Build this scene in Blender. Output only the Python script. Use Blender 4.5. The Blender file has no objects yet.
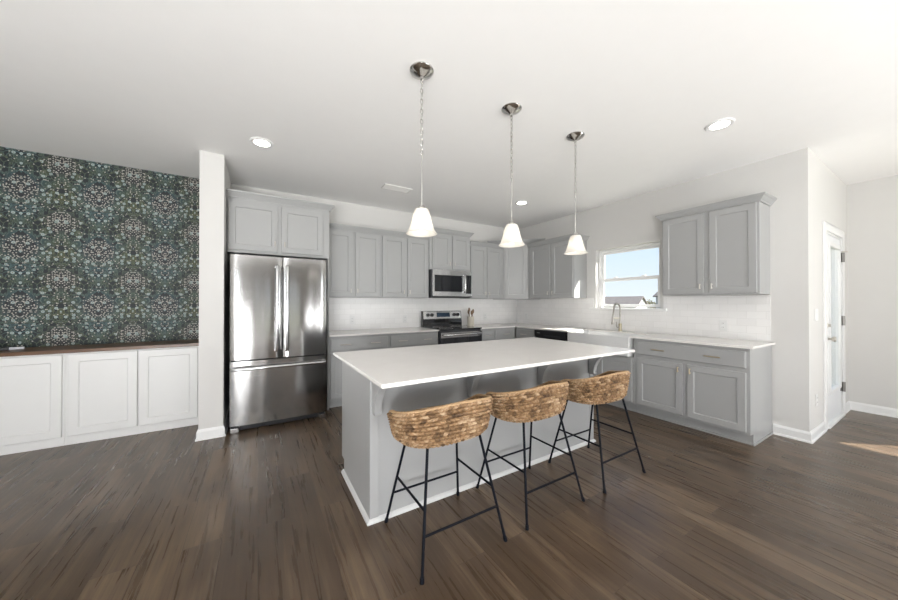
import bpy, bmesh, math, random
from mathutils import Vector, Matrix
PI = math.pi
C = bpy.context.scene.collection
SC = bpy.context.scene

# ------------------------------------------------------------------ camera
cam_d = bpy.data.cameras.new('camera')
cam_d.sensor_width = 36.0
cam_d.lens = 314.6154 / 898 * 36.0
cam_d.shift_y = 1.5 / 898
cam_d.clip_start = 0.05
cam_d.clip_end = 600
cam = bpy.data.objects.new('camera', cam_d)
C.objects.link(cam)
cam.location = (0, 0, 1.3023)
cam.rotation_euler = (PI / 2 + 0.0059, 0, -0.5442)
SC.camera = cam

# ------------------------------------------------------------------ world, sun, fill lamps
W = bpy.data.worlds.new('sky')
SC.world = W
W.use_nodes = True
nt = W.node_tree
nt.nodes.clear()
wo = nt.nodes.new('ShaderNodeOutputWorld')
bg = nt.nodes.new('ShaderNodeBackground')
tc = nt.nodes.new('ShaderNodeTexCoord')
sx = nt.nodes.new('ShaderNodeSeparateXYZ')
cr = nt.nodes.new('ShaderNodeValToRGB')
cr.color_ramp.elements[0].position = 0.0
cr.color_ramp.elements[0].color = (0.80, 0.86, 0.92, 1)
cr.color_ramp.elements[1].position = 0.55
cr.color_ramp.elements[1].color = (0.25, 0.45, 0.85, 1)
e = cr.color_ramp.elements.new(0.16)
e.color = (0.64, 0.78, 0.95, 1)
nt.links.new(tc.outputs['Generated'], sx.inputs[0])
nt.links.new(sx.outputs['Z'], cr.inputs[0])
nt.links.new(cr.outputs[0], bg.inputs[0])
bg.inputs[1].default_value = 1.12
nt.links.new(bg.outputs[0], wo.inputs[0])

SUN_EL = math.radians(42)
sd = Vector((-0.75 * math.cos(SUN_EL), 0.66 * math.cos(SUN_EL), -math.sin(SUN_EL)))
sun_d = bpy.data.lights.new('sun', 'SUN')
sun_d.energy = 21.0
sun_d.angle = math.radians(0.6)
sun_d.color = (1.0, 0.95, 0.87)
sun = bpy.data.objects.new('sun', sun_d)
C.objects.link(sun)
sun.rotation_euler = sd.to_track_quat('-Z', 'Y').to_euler()


def fill_lamp(name, loc, direction, sxz, power, color=(0.985, 0.99, 1.0)):
    d = bpy.data.lights.new(name, 'AREA')
    d.shape = 'RECTANGLE'
    d.size, d.size_y = sxz
    d.energy = power
    d.color = color
    o = bpy.data.objects.new(name, d)
    C.objects.link(o)
    o.location = loc
    o.rotation_euler = Vector(direction).to_track_quat('-Z', 'Y').to_euler()
    return o


# area lamps added at the unseen openings in place of sky light, tilted up
fill_lamp('fill_rear_left', (-1.75, -4.62, 1.35), (0, 1, 0.6), (1.3, 1.9), 40)
fill_lamp('fill_rear_right', (4.0, -4.62, 1.2), (-0.25, 1, 0.6), (2.8, 2.2), 65)
fill_lamp('fill_left_side', (-2.72, -1.9, 1.4), (1, 0.1, 0.9), (2.2, 1.7), 55)
fill_lamp('fill_patio_side', (6.42, -1.65, 1.1), (-1, 0, 0.6), (1.7, 1.9), 4)
# upward area lamps added behind the camera to brighten the ceiling
for nm_, x_, w_, p_ in (('fill_up_left', -1.55, 1.7, 400), ('fill_up_right', 3.0, 2.6, 150)):
    fb = fill_lamp(nm_, (x_, -2.0, 0.06), (0.0, 0.8, 1), (w_, 3.2), p_)
    fb.data.spread = math.radians(150)

SC.view_settings.view_transform = 'Standard'
SC.view_settings.look = 'None'
SC.view_settings.gamma = 1.0
SC.view_settings.use_curve_mapping = False
SC.view_settings.exposure = 0.13

# ------------------------------------------------------------------ key dimensions
XR, YB, H = 4.41, 4.67, 2.766       # window wall, back wall, ceiling
YE, XF = 0.777, 6.23                # wall with the door, far right wall
XL, YR = -2.6, -4.5                 # left wall, rear wall


# ------------------------------------------------------------------ materials
def new_mat(name):
    m = bpy.data.materials.new(name)
    m.use_nodes = True
    n = m.node_tree
    n.nodes.clear()
    out = n.nodes.new('ShaderNodeOutputMaterial')
    return m, n, out


def pmat(name, col, rough=0.5, metal=0.0, var=0.04, scale=8.0, bump=0.0, bscale=200.0, spec=0.5, coat=0.0, stretch=(1, 1, 1)):
    m, n, out = new_mat(name)
    b = n.nodes.new('ShaderNodeBsdfPrincipled')
    tcn = n.nodes.new('ShaderNodeTexCoord')
    mp = n.nodes.new('ShaderNodeMapping')
    mp.inputs['Scale'].default_value = stretch
    n.links.new(tcn.outputs['Object'], mp.inputs[0])
    no = n.nodes.new('ShaderNodeTexNoise')
    no.inputs['Scale'].default_value = scale
    no.inputs['Detail'].default_value = 4
    n.links.new(mp.outputs[0], no.inputs['Vector'])
    mx = n.nodes.new('ShaderNodeMix')
    mx.data_type = 'RGBA'
    mx.inputs[6].default_value = tuple(max(0, c * (1 - var)) for c in col) + (1,)
    mx.inputs[7].default_value = tuple(min(1, c * (1 + var)) for c in col) + (1,)
    n.links.new(no.outputs[0], mx.inputs[0])
    n.links.new(mx.outputs[2], b.inputs['Base Color'])
    b.inputs['Roughness'].default_value = rough
    b.inputs['Metallic'].default_value = metal
    b.inputs['Specular IOR Level'].default_value = spec
    b.inputs['Coat Weight'].default_value = coat
    if bump > 0:
        n2 = n.nodes.new('ShaderNodeTexNoise')
        n2.inputs['Scale'].default_value = bscale
        n2.inputs['Detail'].default_value = 3
        n.links.new(mp.outputs[0], n2.inputs['Vector'])
        bp = n.nodes.new('ShaderNodeBump')
        bp.inputs['Strength'].default_value = bump
        bp.inputs['Distance'].default_value = 0.002
        n.links.new(n2.outputs[0], bp.inputs['Height'])
        n.links.new(bp.outputs[0], b.inputs['Normal'])
    n.links.new(b.outputs[0], out.inputs[0])
    return m


def emat(name, col, strength):
    m, n, out = new_mat(name)
    e_ = n.nodes.new('ShaderNodeEmission')
    e_.inputs[0].default_value = col + (1,)
    e_.inputs[1].default_value = strength
    n.links.new(e_.outputs[0], out.inputs[0])
    return m


def glass_mat(name, tint=(0.97, 0.98, 0.98), refl=0.08):
    m, n, out = new_mat(name)
    t = n.nodes.new('ShaderNodeBsdfTransparent')
    t.inputs[0].default_value = tint + (1,)
    g = n.nodes.new('ShaderNodeBsdfGlossy')
    g.inputs['Roughness'].default_value = 0.02
    fr = n.nodes.new('ShaderNodeFresnel')
    fr.inputs[0].default_value = 1.35
    mx = n.nodes.new('ShaderNodeMixShader')
    ge = n.nodes.new('ShaderNodeNewGeometry')
    n.links.new(math_node(n, 'MULTIPLY', fr.outputs[0], math_node(n, 'SUBTRACT', 1.0, ge.outputs['Backfacing'])), mx.inputs[0])
    n.links.new(t.outputs[0], mx.inputs[1])
    n.links.new(g.outputs[0], mx.inputs[2])
    n.links.new(mx.outputs[0], out.inputs[0])
    return m


def math_node(n, op, a, b=None, c=None):
    k = n.nodes.new('ShaderNodeMath')
    k.operation = op
    for i, v in enumerate((a, b, c)):
        if v is None:
            continue
        if isinstance(v, (int, float)):
            k.inputs[i].default_value = v
        else:
            n.links.new(v, k.inputs[i])
    return k.outputs[0]


def mixc(n, fac, a, b):
    mx = n.nodes.new('ShaderNodeMix')
    mx.data_type = 'RGBA'
    for i, v in ((0, fac), (6, a), (7, b)):
        if isinstance(v, tuple):
            mx.inputs[i].default_value = v + (1,)
        elif isinstance(v, (int, float)):
            mx.inputs[i].default_value = v
        else:
            n.links.new(v, mx.inputs[i])
    return mx.outputs[2]


def floor_mat():
    m, n, out = new_mat('dark wood planks')
    b = n.nodes.new('ShaderNodeBsdfPrincipled')
    tcn = n.nodes.new('ShaderNodeTexCoord')
    sp = n.nodes.new('ShaderNodeSeparateXYZ')
    n.links.new(tcn.outputs['Object'], sp.inputs[0])
    cb = n.nodes.new('ShaderNodeCombineXYZ')
    n.links.new(sp.outputs['Y'], cb.inputs[0])
    n.links.new(sp.outputs['X'], cb.inputs[1])
    br = n.nodes.new('ShaderNodeTexBrick')
    br.offset = 0.37
    br.offset_frequency = 2
    br.squash = 1.0
    br.inputs['Scale'].default_value = 1.0
    br.inputs['Brick Width'].default_value = 1.32
    br.inputs['Row Height'].default_value = 0.17
    br.inputs['Mortar Size'].default_value = 0.0012
    br.inputs['Mortar Smooth'].default_value = 0.2
    br.inputs['Bias'].default_value = 0.0
    br.inputs['Color1'].default_value = (0, 0, 0, 1)
    br.inputs['Color2'].default_value = (1, 1, 1, 1)
    br.inputs['Mortar'].default_value = (0.5, 0.5, 0.5, 1)
    n.links.new(cb.outputs[0], br.inputs['Vector'])
    # grain, shifted per plank
    off = n.nodes.new('ShaderNodeVectorMath')
    off.operation = 'MULTIPLY_ADD'
    n.links.new(br.outputs['Color'], off.inputs[0])
    off.inputs[1].default_value = (7.3, 3.1, 5.7)
    n.links.new(cb.outputs[0], off.inputs[2])
    mp = n.nodes.new('ShaderNodeMapping')
    mp.inputs['Scale'].default_value = (1.6, 36, 1)
    n.links.new(off.outputs[0], mp.inputs[0])
    g1 = n.nodes.new('ShaderNodeTexNoise')
    g1.inputs['Scale'].default_value = 1.0
    g1.inputs['Detail'].default_value = 8
    g1.inputs['Roughness'].default_value = 0.58
    g1.inputs['Distortion'].default_value = 0.25
    n.links.new(mp.outputs[0], g1.inputs['Vector'])
    mp2 = n.nodes.new('ShaderNodeMapping')
    mp2.inputs['Scale'].default_value = (1.7, 5.5, 1)
    n.links.new(off.outputs[0], mp2.inputs[0])
    g2 = n.nodes.new('ShaderNodeTexNoise')
    g2.inputs['Scale'].default_value = 1.0
    g2.inputs['Detail'].default_value = 3
    g2.inputs['Distortion'].default_value = 0.7
    n.links.new(mp2.outputs[0], g2.inputs['Vector'])
    mp3 = n.nodes.new('ShaderNodeMapping')
    mp3.inputs['Scale'].default_value = (4, 120, 1)
    n.links.new(off.outputs[0], mp3.inputs[0])
    g3 = n.nodes.new('ShaderNodeTexNoise')
    g3.inputs['Scale'].default_value = 1.0
    g3.inputs['Detail'].default_value = 2
    n.links.new(mp3.outputs[0], g3.inputs['Vector'])
    tone = math_node(n, 'MULTIPLY', g1.outputs[0], 0.50)
    tone = math_node(n, 'MULTIPLY_ADD', g2.outputs[0], 0.45, tone)
    tone = math_node(n, 'MULTIPLY_ADD', g3.outputs[0], 0.18, tone)
    tone = math_node(n, 'MULTIPLY_ADD', br.outputs['Color'], 0.13, tone)
    ramp = n.nodes.new('ShaderNodeValToRGB')
    cre = ramp.color_ramp
    cre.elements[0].position = 0.33
    cre.elements[0].color = (0.034, 0.022, 0.014, 1)
    cre.elements[1].position = 0.80
    cre.elements[1].color = (0.175, 0.122, 0.078, 1)
    k = cre.elements.new(0.60)
    k.color = (0.082, 0.054, 0.034, 1)
    n.links.new(tone, ramp.inputs[0])
    col = mixc(n, math_node(n, 'MULTIPLY', br.outputs['Fac'], 0.7), ramp.outputs[0], (0.015, 0.010, 0.008))
    n.links.new(col, b.inputs['Base Color'])
    rr = math_node(n, 'MULTIPLY_ADD', g1.outputs[0], 0.18, 0.20)
    n.links.new(rr, b.inputs['Roughness'])
    b.inputs['Specular IOR Level'].default_value = 0.5
    h = math_node(n, 'MULTIPLY_ADD', br.outputs['Fac'], -1.0, math_node(n, 'MULTIPLY', g1.outputs[0], 0.25))
    bp = n.nodes.new('ShaderNodeBump')
    bp.inputs['Strength'].default_value = 0.25
    bp.inputs['Distance'].default_value = 0.002
    n.links.new(h, bp.inputs['Height'])
    n.links.new(bp.outputs[0], b.inputs['Normal'])
    n.links.new(b.outputs[0], out.inputs[0])
    return m


def tile_mat(axis):
    m, n, out = new_mat('white subway tile ' + axis)
    b = n.nodes.new('ShaderNodeBsdfPrincipled')
    tcn = n.nodes.new('ShaderNodeTexCoord')
    sp = n.nodes.new('ShaderNodeSeparateXYZ')
    n.links.new(tcn.outputs['Object'], sp.inputs[0])
    cb = n.nodes.new('ShaderNodeCombineXYZ')
    n.links.new(sp.outputs[axis], cb.inputs[0])
    n.links.new(math_node(n, 'SUBTRACT', sp.outputs['Z'], 0.914), cb.inputs[1])
    br = n.nodes.new('ShaderNodeTexBrick')
    br.offset = 0.5
    br.inputs['Scale'].default_value = 1.0
    br.inputs['Brick Width'].default_value = 0.152
    br.inputs['Row Height'].default_value = 0.0763
    br.inputs['Mortar Size'].default_value = 0.0016
    br.inputs['Mortar Smooth'].default_value = 0.15
    br.inputs['Color1'].default_value = (0.81, 0.80, 0.79, 1)
    br.inputs['Color2'].default_value = (0.85, 0.84, 0.83, 1)
    br.inputs['Mortar'].default_value = (0.73, 0.72, 0.705, 1)
    n.links.new(cb.outputs[0], br.inputs['Vector'])
    n.links.new(br.outputs['Color'], b.inputs['Base Color'])
    b.inputs['Roughness'].default_value = 0.24
    no = n.nodes.new('ShaderNodeTexNoise')
    no.inputs['Scale'].default_value = 9
    n.links.new(cb.outputs[0], no.inputs['Vector'])
    h = math_node(n, 'MULTIPLY_ADD', br.outputs['Fac'], -0.6, no.outputs[0])
    bp = n.nodes.new('ShaderNodeBump')
    bp.inputs['Strength'].default_value = 0.5
    bp.inputs['Distance'].default_value = 0.002
    n.links.new(h, bp.inputs['Height'])
    n.links.new(bp.outputs[0], b.inputs['Normal'])
    n.links.new(b.outputs[0], out.inputs[0])
    return m


def wallpaper_mat():
    """dense mirrored floral: dark ground, teal / olive / slate leaves, clusters of small pale blossoms"""
    m, n, out = new_mat('floral wallpaper')
    b = n.nodes.new('ShaderNodeBsdfPrincipled')
    tcn = n.nodes.new('ShaderNodeTexCoord')
    sp = n.nodes.new('ShaderNodeSeparateXYZ')
    n.links.new(tcn.outputs['Object'], sp.inputs[0])
    PX, PZ = 0.52, 0.57
    x = math_node(n, 'ADD', sp.outputs['X'], 1.94 + PX * 8)
    u = math_node(n, 'PINGPONG', x, PX / 2)
    v = math_node(n, 'MODULO', math_node(n, 'ADD', sp.outputs['Z'], 0.03), PZ)
    cb = n.nodes.new('ShaderNodeCombineXYZ')
    n.links.new(u, cb.inputs[0])
    n.links.new(v, cb.inputs[1])
    P = cb.outputs[0]

    def warp(amount, scale):
        no = n.nodes.new('ShaderNodeTexNoise')
        no.inputs['Scale'].default_value = scale
        no.inputs['Detail'].default_value = 2
        n.links.new(P, no.inputs['Vector'])
        vm = n.nodes.new('ShaderNodeVectorMath')
        vm.operation = 'MULTIPLY_ADD'
        n.links.new(no.outputs['Color'], vm.inputs[0])
        vm.inputs[1].default_value = (amount, amount, 0)
        n.links.new(P, vm.inputs[2])
        return vm.outputs[0]

    def voro(vec, scale, stretch=(1, 1, 1), feature='F1'):
        mp = n.nodes.new('ShaderNodeMapping')
        mp.inputs['Scale'].default_value = stretch
        n.links.new(vec, mp.inputs[0])
        vo = n.nodes.new('ShaderNodeTexVoronoi')
        vo.voronoi_dimensions = '2D'
        vo.feature = feature
        vo.inputs['Scale'].default_value = scale
        n.links.new(mp.outputs[0], vo.inputs['Vector'])
        return vo

    def rand(vo, ch=0):
        s = n.nodes.new('ShaderNodeSeparateColor')
        n.links.new(vo.outputs['Color'], s.inputs[0])
        return s.outputs[ch]

    def disc(cu, cv, r, soft):
        du = math_node(n, 'SUBTRACT', u, cu)
        dv = math_node(n, 'SUBTRACT', v, cv)
        d = math_node(n, 'SQRT', math_node(n, 'ADD', math_node(n, 'MULTIPLY', du, du), math_node(n, 'MULTIPLY', dv, dv)))
        mr = n.nodes.new('ShaderNodeMapRange')
        mr.inputs[1].default_value = r + soft
        mr.inputs[2].default_value = r - soft
        n.links.new(d, mr.inputs[0])
        return mr.outputs[0]

    cl = math_node(n, 'MAXIMUM', disc(0.0, 0.16, 0.115, 0.03), disc(PX / 2, 0.43, 0.105, 0.03))
    blue = math_node(n, 'MAXIMUM', disc(0.0, 0.20, 0.16, 0.07), disc(0.02, 0.52, 0.1, 0.06))
    olive = math_node(n, 'MAXIMUM', disc(0.13, 0.40, 0.10, 0.05), disc(PX / 2, 0.12, 0.12, 0.05))
    col = (0.010, 0.017, 0.021)
    w1 = warp(0.05, 14)
    # stems
    st = voro(w1, 24, (1, 0.8, 1), 'DISTANCE_TO_EDGE')
    stem = math_node(n, 'LESS_THAN', st.outputs['Distance'], 0.055)
    stemc = mixc(n, blue, (0.085, 0.10, 0.055), (0.07, 0.14, 0.16))
    col = mixc(n, math_node(n, 'MULTIPLY', stem, 0.85), col, stemc)
    # leaves (three sizes)
    for scale, stretch, thr, gate in ((17, (1, 0.55, 1), 0.38, 0.28), (30, (0.65, 1, 1), 0.34, 0.42), (42, (1, 0.7, 1), 0.32, 0.5)):
        vo = voro(w1, scale, stretch)
        lm = math_node(n, 'LESS_THAN', vo.outputs['Distance'], thr)
        lm = math_node(n, 'MULTIPLY', lm, math_node(n, 'GREATER_THAN', rand(vo, 0), gate))
        leaf = mixc(n, olive, mixc(n, blue, (0.032, 0.058, 0.042), (0.032, 0.082, 0.098)), (0.066, 0.075, 0.028))
        leaf = mixc(n, rand(vo, 1), leaf, mixc(n, 0.62, leaf, (0.012, 0.022, 0.022)))
        vein = math_node(n, 'LESS_THAN', vo.outputs['Distance'], 0.10)
        leaf = mixc(n, math_node(n, 'MULTIPLY', vein, 0.7), leaf, (0.15, 0.20, 0.16))
        rim_ = math_node(n, 'GREATER_THAN', vo.outputs['Distance'], thr - 0.055)
        leaf = mixc(n, math_node(n, 'MULTIPLY', rim_, 0.55), leaf, mixc(n, rand(vo, 2), (0.10, 0.15, 0.13), (0.20, 0.25, 0.22)))
        col = mixc(n, math_node(n, 'MULTIPLY', lm, 0.9), col, leaf)
    # dark ground in the blossom clusters, dense little blossoms on it
    col = mixc(n, math_node(n, 'MULTIPLY', cl, 0.75), col, (0.016, 0.016, 0.022))
    v2 = voro(P, 62)
    bl = math_node(n, 'LESS_THAN', v2.outputs['Distance'], 0.34)
    bl = math_node(n, 'MULTIPLY', bl, math_node(n, 'GREATER_THAN', rand(v2, 0), 0.22))
    few = math_node(n, 'GREATER_THAN', rand(v2, 2), 0.80)
    gate = math_node(n, 'MAXIMUM', math_node(n, 'GREATER_THAN', cl, 0.5), few)
    cream = mixc(n, rand(v2, 1), (0.46, 0.43, 0.38), (0.26, 0.26, 0.235))
    col = mixc(n, math_node(n, 'MULTIPLY', bl, gate), col, cream)
    # larger pale blue-white flowers
    v3 = voro(P, 21)
    f1 = math_node(n, 'LESS_THAN', v3.outputs['Distance'], 0.27)
    f1 = math_node(n, 'MULTIPLY', f1, math_node(n, 'GREATER_THAN', rand(v3, 0), 0.60))
    fc = mixc(n, rand(v3, 1), (0.34, 0.41, 0.41), (0.20, 0.27, 0.27))
    col = mixc(n, f1, col, fc)
    f2 = math_node(n, 'LESS_THAN', v3.outputs['Distance'], 0.09)
    col = mixc(n, math_node(n, 'MULTIPLY', f2, f1), col, (0.22, 0.22, 0.13))
    n.links.new(col, b.inputs['Base Color'])
    b.inputs['Roughness'].default_value = 0.6
    n.links.new(b.outputs[0], out.inputs[0])
    return m


def quartz_mat():
    m, n, out = new_mat('white quartz')
    b = n.nodes.new('ShaderNodeBsdfPrincipled')
    tcn = n.nodes.new('ShaderNodeTexCoord')
    no = n.nodes.new('ShaderNodeTexNoise')
    no.inputs['Scale'].default_value = 3
    no.inputs['Detail'].default_value = 8
    no.inputs['Distortion'].default_value = 1.5
    n.links.new(tcn.outputs['Object'], no.inputs['Vector'])
    no2 = n.nodes.new('ShaderNodeTexNoise')
    no2.inputs['Scale'].default_value = 350
    n.links.new(tcn.outputs['Object'], no2.inputs['Vector'])
    c1 = mixc(n, no.outputs[0], (0.765, 0.735, 0.705), (0.86, 0.835, 0.81))
    c2 = mixc(n, math_node(n, 'MULTIPLY', math_node(n, 'GREATER_THAN', no2.outputs[0], 0.62), 0.25), c1, (0.6, 0.57, 0.53))
    n.links.new(c2, b.inputs['Base Color'])
    b.inputs['Roughness'].default_value = 0.22
    n.links.new(b.outputs[0], out.inputs[0])
    return m


def steel_mat(name, vertical=False, col=(0.43, 0.425, 0.42), rough=0.15):
    m, n, out = new_mat(name)
    b = n.nodes.new('ShaderNodeBsdfPrincipled')
    tcn = n.nodes.new('ShaderNodeTexCoord')
    mp = n.nodes.new('ShaderNodeMapping')
    mp.inputs['Scale'].default_value = (500, 500, 4) if vertical else (4, 4, 500)
    n.links.new(tcn.outputs['Object'], mp.inputs[0])
    no = n.nodes.new('ShaderNodeTexNoise')
    no.inputs['Scale'].default_value = 1.0
    no.inputs['Detail'].default_value = 3
    n.links.new(mp.outputs[0], no.inputs['Vector'])
    b.inputs['Base Color'].default_value = col + (1,)
    b.inputs['Metallic'].default_value = 1.0
    rr = math_node(n, 'MULTIPLY_ADD', no.outputs[0], 0.10, rough - 0.05)
    n.links.new(rr, b.inputs['Roughness'])
    # slight panel waviness so the reflections streak as in sheet metal
    mp2 = n.nodes.new('ShaderNodeMapping')
    mp2.inputs['Scale'].default_value = (5.0, 5.0, 0.5)
    n.links.new(tcn.outputs['Object'], mp2.inputs[0])
    n2 = n.nodes.new('ShaderNodeTexNoise')
    n2.inputs['Scale'].default_value = 1.0
    n2.inputs['Detail'].default_value = 1
    n.links.new(mp2.outputs[0], n2.inputs['Vector'])
    bp = n.nodes.new('ShaderNodeBump')
    bp.inputs['Strength'].default_value = 0.35
    bp.inputs['Distance'].default_value = 0.02
    n.links.new(n2.outputs[0], bp.inputs['Height'])
    n.links.new(bp.outputs[0], b.inputs['Normal'])
    n.links.new(b.outputs[0], out.inputs[0])
    return m


def wicker_mat():
    m, n, out = new_mat('woven seagrass')
    b = n.nodes.new('ShaderNodeBsdfPrincipled')
    tcn = n.nodes.new('ShaderNodeTexCoord')
    no = n.nodes.new('ShaderNodeTexNoise')
    no.inputs['Scale'].default_value = 42
    no.inputs['Detail'].default_value = 3
    n.links.new(tcn.outputs['Object'], no.inputs['Vector'])
    n2 = n.nodes.new('ShaderNodeTexNoise')
    n2.inputs['Scale'].default_value = 7
    n2.inputs['Detail'].default_value = 2
    n.links.new(tcn.outputs['Object'], n2.inputs['Vector'])
    at_ = n.nodes.new('ShaderNodeAttribute')
    at_.attribute_name = 'strand_tone'
    t = math_node(n, 'MULTIPLY_ADD', n2.outputs[0], 0.35, math_node(n, 'MULTIPLY', no.outputs[0], 0.40))
    t = math_node(n, 'MULTIPLY_ADD', at_.outputs['Fac'], 0.18, math_node(n, 'ADD', t, 0.045))
    ramp = n.nodes.new('ShaderNodeValToRGB')
    cre = ramp.color_ramp
    cre.elements[0].position = 0.34
    cre.elements[0].color = (0.055, 0.027, 0.011, 1)
    cre.elements[1].position = 0.75
    cre.elements[1].color = (0.64, 0.49, 0.33, 1)
    k = cre.elements.new(0.53)
    k.color = (0.29, 0.170, 0.082, 1)
    n.links.new(t, ramp.inputs[0])
    n.links.new(ramp.outputs[0], b.inputs['Base Color'])
    b.inputs['Roughness'].default_value = 0.62
    mp = n.nodes.new('ShaderNodeMapping')
    mp.inputs['Scale'].default_value = (1, 1, 1)
    n.links.new(tcn.outputs['Object'], mp.inputs[0])
    n3 = n.nodes.new('ShaderNodeTexNoise')
    n3.inputs['Scale'].default_value = 220
    n.links.new(mp.outputs[0], n3.inputs['Vector'])
    bp = n.nodes.new('ShaderNodeBump')
    bp.inputs['Strength'].default_value = 0.5
    bp.inputs['Distance'].default_value = 0.003
    n.links.new(n3.outputs[0], bp.inputs['Height'])
    n.links.new(bp.outputs[0], b.inputs['Normal'])
    n.links.new(b.outputs[0], out.inputs[0])
    return m


def wood_mat(name, c1, c2, rough=0.4):
    m, n, out = new_mat(name)
    b = n.nodes.new('ShaderNodeBsdfPrincipled')
    tcn = n.nodes.new('ShaderNodeTexCoord')
    mp = n.nodes.new('ShaderNodeMapping')
    mp.inputs['Scale'].default_value = (3, 40, 40)
    n.links.new(tcn.outputs['Object'], mp.inputs[0])
    no = n.nodes.new('ShaderNodeTexNoise')
    no.inputs['Scale'].default_value = 1
    no.inputs['Detail'].default_value = 6
    no.inputs['Distortion'].default_value = 0.8
    n.links.new(mp.outputs[0], no.inputs['Vector'])
    col = mixc(n, no.outputs[0], c1, c2)
    n.links.new(col, b.inputs['Base Color'])
    b.inputs['Roughness'].default_value = rough
    n.links.new(b.outputs[0], out.inputs[0])
    return m


def shade_mat():
    m, n, out = new_mat('frosted glass shade')
    d = n.nodes.new('ShaderNodeBsdfPrincipled')
    d.inputs['Base Color'].default_value = (0.93, 0.91, 0.87, 1)
    d.inputs['Roughness'].default_value = 0.25
    tcn = n.nodes.new('ShaderNodeTexCoord')
    no = n.nodes.new('ShaderNodeTexNoise')
    no.inputs['Scale'].default_value = 25
    n.links.new(tcn.outputs['Object'], no.inputs['Vector'])
    col = mixc(n, no.outputs[0], (0.96, 0.94, 0.90), (0.86, 0.84, 0.80))
    t = n.nodes.new('ShaderNodeBsdfTranslucent')
    n.links.new(col, t.inputs[0])
    mx = n.nodes.new('ShaderNodeMixShader')
    mx.inputs[0].default_value = 0.5
    n.links.new(d.outputs[0], mx.inputs[1])
    n.links.new(t.outputs[0], mx.inputs[2])
    n.links.new(mx.outputs[0], out.inputs[0])
    return m


def roof_mat():
    m, n, out = new_mat('asphalt shingle')
    b = n.nodes.new('ShaderNodeBsdfPrincipled')
    tcn = n.nodes.new('ShaderNodeTexCoord')
    br = n.nodes.new('ShaderNodeTexBrick')
    br.inputs['Scale'].default_value = 1.0
    br.inputs['Brick Width'].default_value = 0.4
    br.inputs['Row Height'].default_value = 0.2
    br.inputs['Color1'].default_value = (0.13, 0.115, 0.11, 1)
    br.inputs['Color2'].default_value = (0.17, 0.15, 0.14, 1)
    br.inputs['Mortar'].default_value = (0.11, 0.10, 0.095, 1)
    n.links.new(tcn.outputs['Object'], br.inputs['Vector'])
    n.links.new(br.outputs['Color'], b.inputs['Base Color'])
    b.inputs['Roughness'].default_value = 0.9
    n.links.new(b.outputs[0], out.inputs[0])
    return m


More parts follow.
